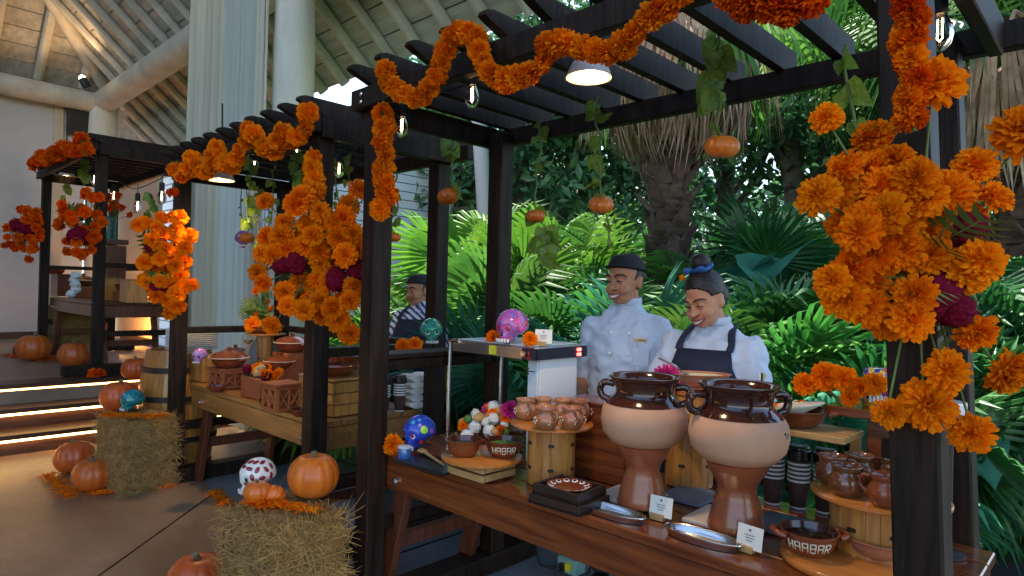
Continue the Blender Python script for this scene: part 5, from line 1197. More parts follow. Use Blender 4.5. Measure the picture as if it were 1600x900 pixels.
c = pv(540, 640, 2.3); c.z = TM; Z6 = stave_riser('stave riser with a pale board of salsa bowls at the middle stall', c, .11, .24, .17, 16, (.5,))
for lb, dx, f in [('small clay bowl of salsa on the pale riser board, left', -.075, 'sauce_red'), ('small clay bowl of greens on the pale riser board, right', .08, 'greens')]: bowl(lb, Vector((c.x+dx, c.y-.02, Z6)), .072, .06, fill=f)
for (x, y), lb in zip([(599, 645), (624, 642)], ['left stack of dark cups on the middle stall', 'right stack of dark cups on the middle stall']):
    P = pz(x, y, TM); cup_stack(lb, P, 5, 3, 1.0)
t = thing('towel_stack', 'stack of folded white towels beside the dark cups', 'towels', pz(652, 636, TM)+Vector((-.02, .02, 0)), R(2))
for k in range(5):
    for q in range(2):
        m = MB(); m.tube([(-.075, 0, 0), (-.03, 0, .002), (.03, 0, 0), (.075, 0, .001)], [(.021, .052), (.0225, .055), (.0225, .055), (.021, .052)], 18, sq=(0, 0, 1), round_=False)
        m.build('towel', 'towel', t, loc=(rnd(-.008, .008), -.06+q*.112, .024+k*.041), rot=(0, 0, rnd(-.05, .05)), smooth=60)
for lb, x, y, r, f in [('small clay bowl in front of the left lattice stand', 338, 612, .06, 'sauce_red'), ('small clay bowl between the planter and the lattice stand', 418, 634, .055, 'greens'), ('clay bowl at the back beside the vase', 352, 582, .09, 'bread'), ('clay bowl of fruit behind the planter', 408, 596, .085, 'sauce_red'), ('small clay bowl at the right end of the honey table', 470, 650, .06, 'sauce')]:
    bowl(lb, pz(x, y, TM), r, r*.7, fill=f)
for lb, x, y, r, hh, lid in [('brown lidded casserole at the back left of the honey table', 336, 588, .11, .12, True), ('brown casserole behind the terracotta planter', 404, 604, .105, .12, True), ('open brown casserole near the big bouquet', 462, 632, .1, .1, False)]:
    P = pz(x, y, TM)+Vector((0, .16, 0)); P.y = min(P.y, 2.42); t = thing('clay_block', 'low plinth under the '+lb, 'stand', P); m = MB(); m.lathe([(r*.8, 0), (r*.84, .004), (r*.72, hh*.5), (r*.8, hh-.004), (r*.78, hh)], 24); m.build('plinth', 'terracotta', t, smooth=50); casserole(lb, P+Vector((0, 0, hh+.001)), r, lid)
# barrel with plates
c = Vector((-5.6, 1.93, 0)); t = thing('wooden_barrel', 'oak barrel with black hoops behind the left bale carrying plates', 'barrel', c); NB = 22; Hb = .97
for k in range(NB):
    a = 6.2832*k/NB; mb = MB(); vs = []
    zs = [Hb*i/8 for i in range(9)]; w = 6.2832/NB*.49
    for zz in zs:
        r = .235+.06*math.sin(math.pi*zz/Hb)
        for aa in (-w, w): vs.append((r*math.cos(aa), r*math.sin(aa), zz))
        for aa in (w, -w): vs.append(((r-.02)*math.cos(aa), (r-.02)*math.sin(aa), zz))
    fs = [(i*4+j, i*4+(j+1) % 4, i*4+4+(j+1) % 4, i*4+4+j) for i in range(8) for j in range(4)]+[(3, 2, 1, 0), (32, 33, 34, 35)]
    if k == 0: mb.add(vs, fs); ME = mb.mesh('stave', 30, ['riser_wood'])
    ob('stave', ME, t, rot=(0, 0, a))
for zz in (.06, .28, .6, .82): m = MB(); r = .24+.06*math.sin(math.pi*zz/Hb); m.lathe([(r-.01, zz-.022), (r+.006, zz-.02), (r+.006, zz+.02), (r-.01, zz+.022)], 32); m.build('hoop', 'iron', t, smooth=30)
m = MB(); m.lathe([(.22, Hb-.03), (.22, Hb-.02)], 28); m.build('head', 'riser_wood', t)
c = Vector((c.x, c.y, Hb+.003))+ROT @ Vector((.1, 0, 0)); c.z = Hb+.003; t = thing('plate_stack', 'tall stack of white plates on the barrel', 'plates', c)
mb = MB(); mb.lathe([(.1, 0), (.13, .002), (.192, .004), (.196, .0065), (.196, .0095), (.192, .0115), (.12, .006)], 36); PL = mb.mesh('plate', 40, ['plate_white'])
for k in range(11): ob('plate', PL, t, loc=(rnd(-.003, .003), rnd(-.003, .003), k*.0155))
# grey vase with flowers and branches, raised bowl
c = pz(395, 590, TM)+Vector((.02, .32, 0)); c.y = 2.42; t = thing('grey_vase', 'round grey vase with marigolds and bare branches behind the casseroles', 'vase', c)
m = MB(); m.lathe([(.07, 0), (.12, .03), (.16, .1), (.165, .17), (.13, .25), (.07, .31), (.045, .35), (.045, .4), (.06, .42), (.055, .42), (.04, .39)], 32); m.build('body', 'vase_grey', t, smooth=60)
for k in range(9):
    a = rnd(-1, 1); top = Vector((-.12+rnd(-.22, .18), rnd(-.08, .08), rnd(1.15, 1.5))); P0 = [Vector((0, 0, .38)), Vector((top.x*.35+rnd(-.03, .03), top.y*.3, .75)), Vector((top.x*.7+rnd(-.05, .05), top.y*.7, 1.05)), top]; Q = bez(P0, 4)
    m = MB(); m.tube(Q, [.006-.0004*i for i in range(len(Q))], 5); m.build('branch', 'twig', t, smooth=180)
for k in range(14): p = Vector((rnd(-.06, .16), rnd(-.1, .05), rnd(.45, .8))); bloom(t, p, (rnd(-1, 1), -1, .6), rnd(.055, .08), FL_MID); stem_to(t, p, (0, 0, .39), .003, 0)
for k in range(16): ob('leaf', LEAFLET, t, M=align((rnd(-.03, .1), rnd(-.05, .05), rnd(.4, .65)), (rnd(-1, 1), rnd(-1, 0), rnd(-.3, 1)), rnd(0, 6)) @ Matrix.Rotation(R(90), 4, 'X') @ Matrix.Scale(rnd(.12, .2), 4))
c = pz(428, 590, TM)+Vector((.1, .3, 0)); c.y = 2.35; Z7 = stave_riser('narrow riser carrying a wide shallow bowl by the vase', c, .06, .36, .15, 12, (.5,), 'clay_red' and 'riser_wood'); bowl('wide shallow clay bowl raised beside the grey vase', Vector((c.x, c.y, Z7)), .14, .055); P = Vector((c.x+.02, c.y-.12, Z7+.07))
bloom_o = tag(ob('loose_blossom', FL_MID[0], None, M=align(P, CAM-P, 0, .13)), 'marigold hanging over the edge of the raised shallow bowl', 'flower', 'loose marigold heads')

# ================================================================== far stall on the stage
TF = STG+.752
def fz(x, y): q = pv(x, y, 2.2); q.z = TF; return q
items = [('wooden_box', 'dark box at the left of the far table', 97, 478, .42, .2, .3, 'leg_wood'), ('wooden_box', 'honey wooden box in the middle of the far table', 166, 485, .36, .2, .26, 'riser_wood'), ('wooden_box', 'square wooden box at the right of the far table', 208, 483, .26, .2, .24, 'riser_wood')]
for nm, lb, x, y, w, d, h, m_ in items:
    P = fz(x, y); P.y = max(P.y, 2.08); P.x = P.x; t = thing(nm, lb, 'box', P); m = MB(); m.box((0, 0, h/2), (w, d, h), ch=.005); m.build('side', m_, t, smooth=30); m = MB(); m.box((0, 0, h+.006), (w+.02, d+.02, .012), ch=.003); m.build('lid', m_, t)
for lb, x, y, zz, r, lid in [('dim lidded casserole on the far table, left', 130, 440, 1.6, .15, True), ('dim lidded casserole on the far table, right', 172, 447, 1.56, .16, True), ('dim open casserole at the right of the far table', 200, 447, 1.54, .14, False)]:
    P = pz(x, y+6, zz) if False else pv(x, y+8, 2.28); casserole(lb, P, r, lid)
    t = thing('clay_block', 'block under '+lb.replace('dim ', 'the '), 'stand', Vector((P.x, P.y, TF))); m = MB(); m.box((0, 0, (P.z-TF)/2-.001), (.26, .24, P.z-TF-.003), ch=.005); m.build('block', 'terracotta', t)
t = thing('napkin_pile', 'white crumpled napkins on the far table', 'napkins', fz(128, 478)+Vector((0, -.1, 0)))
for k in range(5): m = MB(); m.ball((0, 0, 0), (.07, .06, .05), 10, 7, lambda q: q*(1+.3*noise.noise(q*3+Vector((k, 0, 0))))); m.build('napkin', 'towel', t, loc=(rnd(-.03, .03), rnd(-.03, .03), .05+k*.06), smooth=40)
P = pv(172, 432, 2.3); t = thing('dark_stand', 'dark wooden stand under the flower vase of the far stall', 'stand', Vector((P.x, P.y, TF))); hh = 1.98-TF; m = MB(); m.box((0, 0, hh), (.55, .24, .06), ch=.006); m.build('top', 'leg_wood', t); 
for s in (-1, 1): m = MB(); m.box((s*.24, 0, hh/2-.02), (.05, .2, hh-.05), ch=.004); m.build('leg', 'leg_wood', t)
VP_ = Vector((P.x, P.y, 1.98+.032)); t = thing('glass_vase', 'green glass vase of marigolds on the far stall', 'vase', VP_); m = MB(); m.lathe([(.05, 0), (.055, .005), (.045, .15), (.06, .28), (.055, .28), (.04, .15), (.045, .02)], 20); m.build('glass', 'green_glass', t, smooth=60)
for k in range(16):
    p = Vector((rnd(-.28, .3), rnd(-.15, .15), rnd(.3, .62))); bloom(t, p, (rnd(-1, 1), -1, .7), rnd(.1, .13), FL_FAR); stem_to(t, p, (0, 0, .24), .004, 0)
for lb, x, y in [('sweet bread bowl glowing at the left of the far table', 92, 470)]: bowl(lb, fz(x, y+6)+Vector((0, -.05, .313)), .12, .07, fill='bread', name='bread_bowl')
t = thing('orange_cloth', 'orange cloth hanging below the far table', 'cloth', pz(120, 540, STG)+Vector((0, .2, 0))); m = MB(); 
vs = []; 
for j in range(5):
    for i in range(25): vs.append((-.35+.7*i/24, .03*math.sin(i*1.3+j*.3), .02+j*.13))
m.add(vs, [(j*25+i, j*25+i+1, j*25+26+i, j*25+25+i) for j in range(4) for i in range(24)]); m.build('fabric', 'pumpkin_dusk', t, smooth=180)
# ================================================================== people
def loft(secs, n=28, pw=2.3):
    """secs: (z, rx, ry, cx, cy) ellipse-like rings from bottom to top"""
    mb = MB(); vs = []; fs = []
    for (z, rx, ry, cx, cy) in secs:
        for k in range(n):
            a = 2*math.pi*k/n; c, s = math.cos(a), math.sin(a)
            vs.append((cx+rx*math.copysign(abs(c)**(2/pw), c), cy+ry*math.copysign(abs(s)**(2/pw), s), z))
    for i in range(len(secs)-1):
        for k in range(n): fs.append((i*n+k, i*n+(k+1) % n, (i+1)*n+(k+1) % n, (i+1)*n+k))
    fs.append(tuple(range(n))[::-1]); fs.append(tuple((len(secs)-1)*n+k for k in range(n))); mb.add(vs, fs); return mb
def hand(mb, wrist, d, up_, curl=.5, k=1., thumb=1):
    """palm, four fingers of different lengths with two bends each and a thumb from the side of the palm"""
    d = Vector(d).normalized(); n = Vector(up_); n = (n-d*n.dot(d)).normalized(); s = d.cross(n)*thumb; w = Vector(wrist)
    mb.tube([w, w+d*.045*k, w+d*.088*k], [(.022*k, .03*k), (.019*k, .042*k), (.016*k, .041*k)], 12, sq=n, round_=True)
    for i, L_ in enumerate((.068, .078, .072, .056)):
        b = w+d*.085*k+s*(.03-.02*i)*k; f1, f2 = curl*.9, curl*1.8
        p1 = b+(d*math.cos(f1)-n*math.sin(f1))*L_*.45*k; p2 = p1+(d*math.cos(f2)-n*math.sin(f2))*L_*.33*k; p3 = p2+(d*math.cos(f2+curl*.5)-n*math.sin(f2+curl*.5))*L_*.25*k
        mb.tube([b-d*.02*k, b, p1, p2, p3], [.0095*k, .0095*k, .009*k, .008*k, .007*k], 8, round_=True)
    b = w+d*.025*k+s*.03*k; t1 = b+(d*.6+s*.75-n*.2).normalized()*.04*k; t2 = t1+(d*.9+s*.2-n*.35).normalized()*.032*k
    mb.tube([b-s*.015*k, b, t1, t2], [.013*k, .012*k, .0105*k, .0085*k], 8, round_=True)

def person(label, loc, yaw, H, skin, head_yaw, head_pitch, arms, coat, wide=1., apron=False, hat='cap', female=False, glove=False, tilt=0., coat_sleeve=.55, belly=0.):
    t = thing('person', label, 'person', loc, yaw); k = H/1.7
    HM = Matrix.Translation((0, -.012, 1.442*k)) @ Matrix.Rotation(R(head_yaw), 4, 'Z') @ Matrix.Rotation(R(head_pitch), 4, 'X') @ Matrix.Rotation(R(tilt), 4, 'Y') @ Matrix.Scale(k*1.04, 4) @ Matrix.Translation((0, 0, -1.47))
    # --- skin: head, neck, forearms and hands as one mesh
    sk = MB()
    hd = MB(); full = 1.1 if female else 1.
    hd.ball((0, .014, 1.622), (.074, .094, .088), 20, 14); hd.ball((0, -.016, 1.566), (.063*full, .072, .094), 20, 14); hd.ball((0, -.03, 1.507), (.05*full, .05, .036), 16, 10); hd.ball((0, -.068, 1.49), (.022*full, .017, .017), 10, 8)
    hd.tube([(0, -.086, 1.597), (0, -.1, 1.57), (0, -.113, 1.551)], [.007, .0085, .0115], 8, round_=True)
    for s in (-1, 1):
        hd.ball((s*.0125, -.099, 1.548), (.008, .009, .007), 8, 6); hd.ball((s*.039, -.064, 1.543), (.027*full, .025, .024), 12, 8)
        hd.tube([(s*.012, -.088, 1.604), (s*.034, -.083, 1.61), (s*.056, -.062, 1.602)], [.0085, .0095, .008], 8, round_=True)
        hd.ball((s*.074, .012, 1.568), (.011, .021, .032), 10, 8); hd.ball((s*.078, .014, 1.585), (.009, .02, .016), 8, 6)
        hd.ball((s*.03, -.08, 1.583), (.0165, .012, .0115), 10, 7)
    hd.tube([(-.03, -.08, 1.524), (0, -.092, 1.517), (.03, -.08, 1.524)], [.009, .011, .009], 8, round_=True); hd.tube([(-.026, -.078, 1.51), (0, -.09, 1.502), (.026, -.078, 1.51)], [.008, .0105, .008], 8, round_=True)
    hd.xf(HM); sk.add(hd.v, hd.f)
    sk.tube([(0, .03*k, 1.36*k), (0, .022*k, 1.43*k), HM @ Vector((0, .012, 1.53))], [.064*k, .056*k, .056*k], 16)
    gl = MB()
    for (sh, el, wr, hdn, hup, th) in arms:
        sh, el, wr = Vector(sh), Vector(el), Vector(wr); m1 = el.lerp(wr, .35)
        sk.tube([el.lerp(sh, .3), el, m1, wr], [.043*wide, .041*wide, .04*wide, .028], 12, round_=True)
        hand(gl if glove else sk, wr, hdn, hup, .55, 1., th)
        if glove: gl.tube([wr-(wr-el).normalized()*.07, wr], [.034, .031], 12, round_=True)
    ob('body', fuse(sk, .006, 4, .5), t).data.materials.append(MATS[skin])
    if glove:
        ob('glove', fuse(gl, .006, 2), t).data.materials.append(MATS['glove'])
    # --- face
    def fpart(nm, mb, m_): mb.xf(HM); return mb.build(nm, m_, t, smooth=180)
    for s in (-1, 1):
        m = MB(); m.tube([(s*.0155, -.0905, 1.5815), (s*.024, -.0935, 1.5855), (s*.034, -.0925, 1.5855), (s*.046, -.0815, 1.5805)], [.0012, .0032, .0032, .0012], 6); fpart('eye', m, 'eye_dark')
        m = MB(); m.tube([(s*.012, -.0965, 1.607), (s*.03, -.0955, 1.6155), (s*.05, -.079, 1.612), (s*.06, -.066, 1.604)], [.003, .0045, .004, .0015], 6); fpart('eyebrow', m, 'hair')
    m = MB(); m.tube(bez([(-.04, -.079, 1.5305), (-.02, -.1, 1.5245), (0, -.1055, 1.5225), (.02, -.1, 1.5245), (.04, -.079, 1.5305)], 4), .0038, 7); fpart('lip', m, 'lip')
    m = MB(); m.tube(bez([(-.039, -.08, 1.529), (-.019, -.098, 1.507), (0, -.103, 1.5015), (.019, -.098, 1.507), (.039, -.08, 1.529)], 4), .0042, 7); fpart('lip', m, 'lip')
    if hat != 'net':
        m = MB(); vs = []
        for i in range(9):
            f = -1+i/4; x = f*.033; yb = -.1065+.02*f*f; vs += [(x, yb, 1.5225+.005*f*f), (x, yb+.001, 1.5075+.017*f*f)]
        m.add(vs, [(2*i, 2*i+1, 2*i+3, 2*i+2) for i in range(8)]); fpart('teeth', m, 'teeth')
    # --- hair and headwear
    hr = MB()
    def cap(p, lim):
        return p
    if female:
        hr.ball((0, .022, 1.628), (.08, .1, .095), 48, 40); hr.ball((0, .06, 1.585), (.074, .065, .08), 24, 16)
        for p in hr.v:
            q = p.copy()
            lim = -.03-max(0., min(1., (q.z-1.6)/.075))**1.5*.06 if q.z > 1.6 else .005+(1.6-q.z)*.3
            p.y = max(p.y, lim)
        fpart('hair', hr, 'hair')
        m = MB(); m.ball((.0, .045, 1.745), (.046, .046, .04), 18, 12, lambda q: q*(1+.1*noise.noise(q*3))); fpart('bun', m, 'hair')
        m = MB(); m.tube([(.045*math.cos(a*.628), .042+.045*math.sin(a*.628), 1.717+.004*math.sin(a*2)) for a in range(11)], .011, 8); rb = fpart('ribbon', m, 'ribbon_blue')
        for s in (-1, 1): m = MB(); m.ball((s*.035, -.012, 1.728), (.026, .012, .016), 10, 7, lambda q: q*(1+.3*noise.noise(q*2))); fpart('bow', m, 'ribbon_blue')
        m = MB(); m.ball((-.06, -.03, 1.705), (.014, .012, .014), 10, 7, lambda q: q*(1+.3*noise.noise(q*4))); fpart('hair_flower', m, 'marigold')
    else:
        hr.ball((0, .024, 1.606), (.078, .094, .09), 24, 14)
        for p in hr.v:
            if p.z < 1.535: p.z = 1.535+(p.z-1.535)*.3
            if p.y < .0: p.y = max(p.y, -.012)
        fpart('hair', hr, 'hair')
        m = MB(); m.ball((0, .012, 1.63), (.0825, .104, .09), 28, 18)
        for p in m.v:
            lim = 1.628-(p.y-.01)*.22
            if p.z < lim: p.z = lim; 
            top = 1.703
            if p.z > top: p.z = top+(p.z-top)*.35
        fpart('cap', m, 'cap_black')
        m = MB(); n_ = 28; m.tube([(.0842*math.cos(a*6.2832/n_), .012+.1055*math.sin(a*6.2832/n_), 1.634-(.1055*math.sin(a*6.2832/n_))*.22) for a in range(n_+1)], [(.0035, .011)]*(n_+1), 8, sq=(0, 0, 1)); fpart('cap_band', m, 'cap_black')
    # --- clothing
    w_ = wide; b_ = belly
    secs = [(.78*k, .185*w_, .125*w_+b_*.6, 0, .0), (.9*k, .19*w_, .13*w_+b_, 0, -.006), (1.02*k, .178*w_, .122*w_+b_, 0, -.01), (1.15*k, .182*w_, .122*w_+b_*.7, 0, -.004), (1.26*k, .18*w_, .12*w_+(.015 if female else 0), 0, .0), (1.335*k, .168*w_, .1*w_, 0, .008), (1.375*k, .145*w_, .085, 0, .018), (1.41*k, .1*w_, .07, 0, .022), (1.44*k, .07, .062, 0, .022), (1.456*k, .062, .058, 0, .018)]
    ct = loft(secs)
    for (sh, el, wr, hdn, hup, th) in arms:
        sh, el, wr = Vector(sh), Vector(el), Vector(wr); e2 = el.lerp(wr, max(0., (coat_sleeve-.5)*2))
        pts = [sh+Vector((-.04 if sh.x > 0 else .04, 0, -.005)), sh, sh.lerp(el, .5), sh.lerp(el, .95)]+([el, e2] if coat_sleeve > .5 else []); rr = [.056*w_, .06*w_, .06*w_, .064*w_]+([.06*w_, .052*w_] if coat_sleeve > .5 else [])
        ct.tube(pts, rr, 14, round_=False); ct.ball(tuple(sh), (.056*w_, .06*w_, .05*w_), 12, 8)
    me = fuse(ct, .0115, 4, .5)
    for v in me.vertices:
        q = v.co; f = noise.noise(Vector((q.x*9+q.z*5, q.y*8, q.z*13-q.x*6)))*.012+(abs(noise.noise(Vector((q.x*13-q.z*9, q.y*12, q.z*13+q.x*8+9))))-.2)*-.024+(abs(noise.noise(Vector((q.x*26+q.z*14, q.y*22, q.z*24-q.x*10))))-.2)*-.009; v.co = q+v.normal*f
    me.materials.append(MATS[coat]); cto = ob('jacket', me, t)
    # collar
    m = MB(); n_ = 24; m.tube([((.068*math.cos(a*6.2832/n_-1.45)), .016+.064*math.sin(a*6.2832/n_-1.45), 1.455*k+.006*math.sin(a*6.2832/n_-1.45)) for a in range(n_)], [(.006, .019)]*n_, 8, sq=(1, 0, 0)); m.build('collar', 'coat_blue_cast' if not apron else coat, cto, smooth=180)
    def front(x, z, off=.008):
        """point on the chest"""
        for i in range(len(secs)-1):
            if secs[i][0] <= z <= secs[i+1][0]:
                f = (z-secs[i][0])/(secs[i+1][0]-secs[i][0]); rx = secs[i][1]*(1-f)+secs[i+1][1]*f; ry = secs[i][2]*(1-f)+secs[i+1][2]*f; cy = secs[i][4]*(1-f)+secs[i+1][4]*f
                c = min(.98, abs(x)/rx); return Vector((x, cy-ry*(1-c**2.3)**(1/2.3)-off, z))
        return Vector((x, -.13, z))
    if apron:
        m = MB(); rows = [1.325, 1.25, 1.16, 1.05, .95, .85, .76, .62, .5]; vs = []; n_ = 12
        for j, z in enumerate(rows):
            hw = [.105, .12, .15, .165, .172, .18, .18, .19, .2][j]*w_
            for i in range(n_+1):
                x = -hw+2*hw*i/n_; p = front(x, max(z, .79)*k, .014); p.z = z*k; vs.append(p)
        m.add(vs, [(j*(n_+1)+i, j*(n_+1)+i+1, (j+1)*(n_+1)+i+1, (j+1)*(n_+1)+i) for j in range(len(rows)-1) for i in range(n_)])
        ap = m.build('apron', 'apron_navy', t, smooth=180); md = ap.modifiers.new('thick', 'SOLIDIFY'); md.thickness = .004; md.offset = 1
        for s in (-1, 1):
            m = MB(); pts = [front(s*.1*w_, 1.32*k, .016), front(s*.1*w_, 1.35*k, .016), Vector((s*.088*w_, -.045, 1.4*k)), Vector((s*.075*w_, .03, 1.435*k)), Vector((s*.05, .085, 1.43*k)), Vector((0, .1, 1.42*k))]
            m.tube(bez(pts, 4), [(.004, .016)]*21, 8, sq=(0, -1, 0)); m.build('strap', 'apron_navy', ap, smooth=180)
    else:
        for s in (-1, 1):
            for z in (1.3, 1.2, 1.1, 1.0, .9):
                p = front(s*.045, z*k, .007); m = MB(); m.lathe([(.0085, 0), (.0085, .003), (.004, .005)], 10); m.build('button', 'white_matte', cto, M=align(p, (0, -1, 0)))
        m = MB(); m.tube([front(.075, z*k, .004) for z in (1.34, 1.25, 1.15, 1.05, .95, .85)], [(.003, .005)]*6, 6, sq=(0, -1, 0)); m.build('overlap', coat, cto, smooth=180)
        p = front(.1, 1.27*k, .008); m = MB(); m.box((0, 0, 0), (.062, .005, .018), ch=.002); nt = m.build('name_tag', 'tag_gold', cto, loc=p, rot=(0, 0, R(20))); m = MB(); m.box((.006, -.0035, 0), (.036, .001, .004)); m.build('print', 'ink', nt, rot=(0, 0, 0)); 
        p = front(.105, 1.19*k, .006); m = MB(); m.box((0, 0, 0), (.08, .005, .085), ch=.002); m.build('pocket', coat, cto, loc=p, rot=(0, 0, R(22)))
    # legs
    lg = loft([(.86*k, .17*w_, .12*w_, 0, 0), (.78*k, .175*w_, .125*w_, 0, 0)][::-1])
    for s in (-1, 1): lg.tube([(s*.09*w_, 0, .84*k), (s*.095*w_, -.01, .48*k), (s*.1, .0, .09*k)], [.088*w_, .068, .052], 14)
    ob('trousers', fuse(lg, .016, 3), t).data.materials.append(MATS['trouser'])
    for s in (-1, 1): m = MB(); m.ball((s*.1, -.05, .045), (.048, .13, .045), 14, 9, lambda q: Vector((q.x, q.y, max(q.z, -.95)))); m.build('shoe', 'rubber', t)
    return t, HM, k
# the man in the cap: arms hang down, hands behind the pots
P = pd(976, 600, 3.28); P.z = 0
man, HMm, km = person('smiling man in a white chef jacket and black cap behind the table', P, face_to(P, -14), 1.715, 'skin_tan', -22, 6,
    [((-.165, .0, 1.345), (-.225, .02, 1.08), (-.2, -.16, .93), (.1, -.5, -.8), (-1, 0, 0), 1), ((.165, .0, 1.345), (.225, .03, 1.08), (.2, -.14, .92), (-.1, -.5, -.8), (1, 0, 0), -1)], 'coat_blue_cast', 1.03, coat_sleeve=.62)
m = MB(); m.tube([(.246, -.052, 1.2), (.25, -.056, 1.12)], .004, 6); m.build('pen', 'ink', man)
# the woman: leaning over the dish
P = pd(1112, 600, 2.92); P.z = 0
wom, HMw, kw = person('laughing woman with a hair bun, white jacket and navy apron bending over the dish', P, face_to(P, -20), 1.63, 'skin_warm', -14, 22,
    [((-.165, -.01, 1.285), (-.225, -.12, 1.05), (-.12, -.3, 1.08), (.5, -.8, -.1), (0, 0, 1), -1), ((.165, -.01, 1.285), (.235, -.1, 1.04), (.12, -.3, 1.09), (-.4, -.85, -.05), (0, 0, 1), 1)], 'coat_blue_cast', 1.14, apron=True, female=True, tilt=-6, coat_sleeve=.5, belly=.03)
for i, (c_, dx) in enumerate([('ink', 0), ('sticker_yellow', .018), ('p_white', -.014)]): m = MB(); m.tube([(.252+dx*.4, -.115+dx*.6, 1.1), (.25+dx*.4, -.112+dx*.6, 1.19)], .004, 6); m.build('pen', c_, wom)
m = MB(); m.box((.252, -.108, 1.105), (.06, .004, .07), Matrix.Rotation(R(28), 3, 'Z'), ch=.001); m.build('sleeve_pocket', 'coat_blue_cast', wom)
# the third cook, farther left
P = pd(654, 560, 5.1); P.z = 0
coo, HMc, kc = person('cook in a striped shirt, dark apron, black cap and gloves behind the middle stall', P, face_to(P, -30), 1.63, 'skin_tan', -20, 8,
    [((-.165, .0, 1.27), (-.23, -.06, 1.02), (-.08, -.25, 1.06), (.7, -.6, .2), (0, -.2, 1), -1), ((.165, .0, 1.27), (.235, -.04, 1.0), (.08, -.27, 1.02), (-.7, -.6, .25), (0, -.2, 1), 1)], 'shirt_stripe', 1.2, apron=True, glove=True, coat_sleeve=.5, belly=.03, hat='net')
# ================================================================== garden
def fan_mesh(name, m_, seed, droop, fold, nseg=26, spread=128, petiole=.62, tipdroop=.35, free=.5, width=1.):
    r_ = random.Random(seed); mb = MB(); y0 = petiole
    for k in range(nseg):
        th = R(-spread+2*spread*k/(nseg-1)); dth = R(spread/(nseg-1))*.98*width; L_ = .5*(1-.22*(th/R(spread))**2)*r_.uniform(.92, 1.06)
        def pt(r, a, lift):
            x, y = r*math.sin(a), r*math.cos(a); z = -droop*r*r*2-fold*abs(x)*.9+lift; return Vector((x, y0+y, z))
        r1 = L_*free; tw = r_.uniform(-.3, .3)*dth
        tipd = tipdroop*r_.uniform(.4, 1.5)
        b = pt(.015, th, 0); ml, mr, mm = pt(r1, th-dth, -.012), pt(r1, th+dth, -.012), pt(r1, th, .014)
        r2 = L_*(free+.28); l2, r2_, m2 = pt(r2, th-dth*.5+tw, -tipd*.03-.004), pt(r2, th+dth*.5+tw, -tipd*.03-.004), pt(r2, th+tw, -tipd*.03+.004)
        tp = pt(L_*(1-.1*tipd), th+tw*1.5, -tipd*.16)
        mb.add([b, ml, mm, mr, l2, m2, r2_, tp], [(0, 2, 1), (0, 3, 2), (1, 2, 5, 4), (2, 3, 6, 5), (4, 5, 7), (5, 6, 7)])
    mb.tube([(0, 0, 0), (0, y0*.5, .03), (0, y0+.02, .0)], [.014, .01, .008], 5)
    return mb.mesh(name, 0, [m_])
FAN = {}
for mi, m_ in enumerate(['leaf_fan', 'leaf_blue', 'leaf_lime', 'leaf_deep']):
    FAN[m_] = [fan_mesh('leaf', m_, 10*mi+1, .25, .25, tipdroop=.5), fan_mesh('leaf', m_, 10*mi+2, .6, .45, tipdroop=1.), fan_mesh('leaf', m_, 10*mi+3, .1, .6, nseg=22, spread=105, tipdroop=.3, free=.42), fan_mesh('leaf', m_, 10*mi+4, .4, .3, nseg=30, spread=140, tipdroop=.8, free=.55)]
def put_leaf(parent, me, az, el, s, base=(0, 0, 0), roll=0.):
    M = Matrix.Translation(base) @ Matrix.Rotation(az, 4, 'Z') @ Matrix.Rotation(el, 4, 'X') @ Matrix.Rotation(roll, 4, 'Y') @ Matrix.Scale(s, 4)
    return ob('leaf', me, parent, M=M)
def fan_palm(label, loc, size, n, m_, group, lo=15, hi=80, stem_h=0.):
    t = thing('fan_palm', label, 'fan palm', loc, rnd(0, 6.28), group)
    for k in range(n):
        f = k/(n-1) if n > 1 else .5; az = k*2.39996+rnd(-.3, .3); el = R(hi-(hi-lo)*f+rnd(-8, 8)); put_leaf(t, random.choice(FAN[m_]), az, el, size*rnd(.8, 1.15), (0, 0, stem_h), rnd(-.5, .5))
    mb = MB(); mb.tube([(0, 0, -.05), (0, 0, stem_h+.06)], [.06, .045], 8); mb.build('stump', 'bark', t)
    return t
def frond_mesh(name, m_, n, L_, arch, ll, droop, seed, wd=.03, z0=.35):
    r_ = random.Random(seed); mb = MB(); pts = []
    for i in range(n+1):
        t = i/n; y = L_*t*(1-.18*arch*t); z = L_*(z0*t-arch*.75*t*t); pts.append(Vector((0, y, z)))
    for i in range(2, n+1):
        t = i/n; d = (pts[i]-pts[i-1]).normalized(); l = ll*(math.sin(math.pi*min(1, .12+.86*t))**.7+.06)*r_.uniform(.85, 1.1)
        for s in (-1, 1):
            a = (Vector((s, 0, 0))*.85+d*.62).normalized(); p = pts[i]; q = p+a*l*.55+Vector((0, 0, .05*l)); e = p+a*l+Vector((0, 0, -droop*l*r_.uniform(.6, 1.3))); w = d*wd
            mb.add([p-w*.6, p+w*.6, q+w, q-w, e], [(0, 1, 2, 3), (3, 2, 4)])
    mb.tube(pts, [.016*(1-.8*i/n)+.002 for i in range(n+1)], 5); return mb.mesh(name, 0, [m_])
FROND = {m_: [frond_mesh('frond', m_, 30, 1., a, .3, .35, s, .011) for s, a in ((1, .55), (2, .85))] for m_ in ('leaf_fan', 'leaf_lime', 'leaf_deep')}
HANGF = {m_: frond_mesh('frond', m_, 36, 1., 1.15, .34, 1.0, 5, .009, .5) for m_ in ('leaf_fan', 'leaf_lime', 'leaf_deep')}
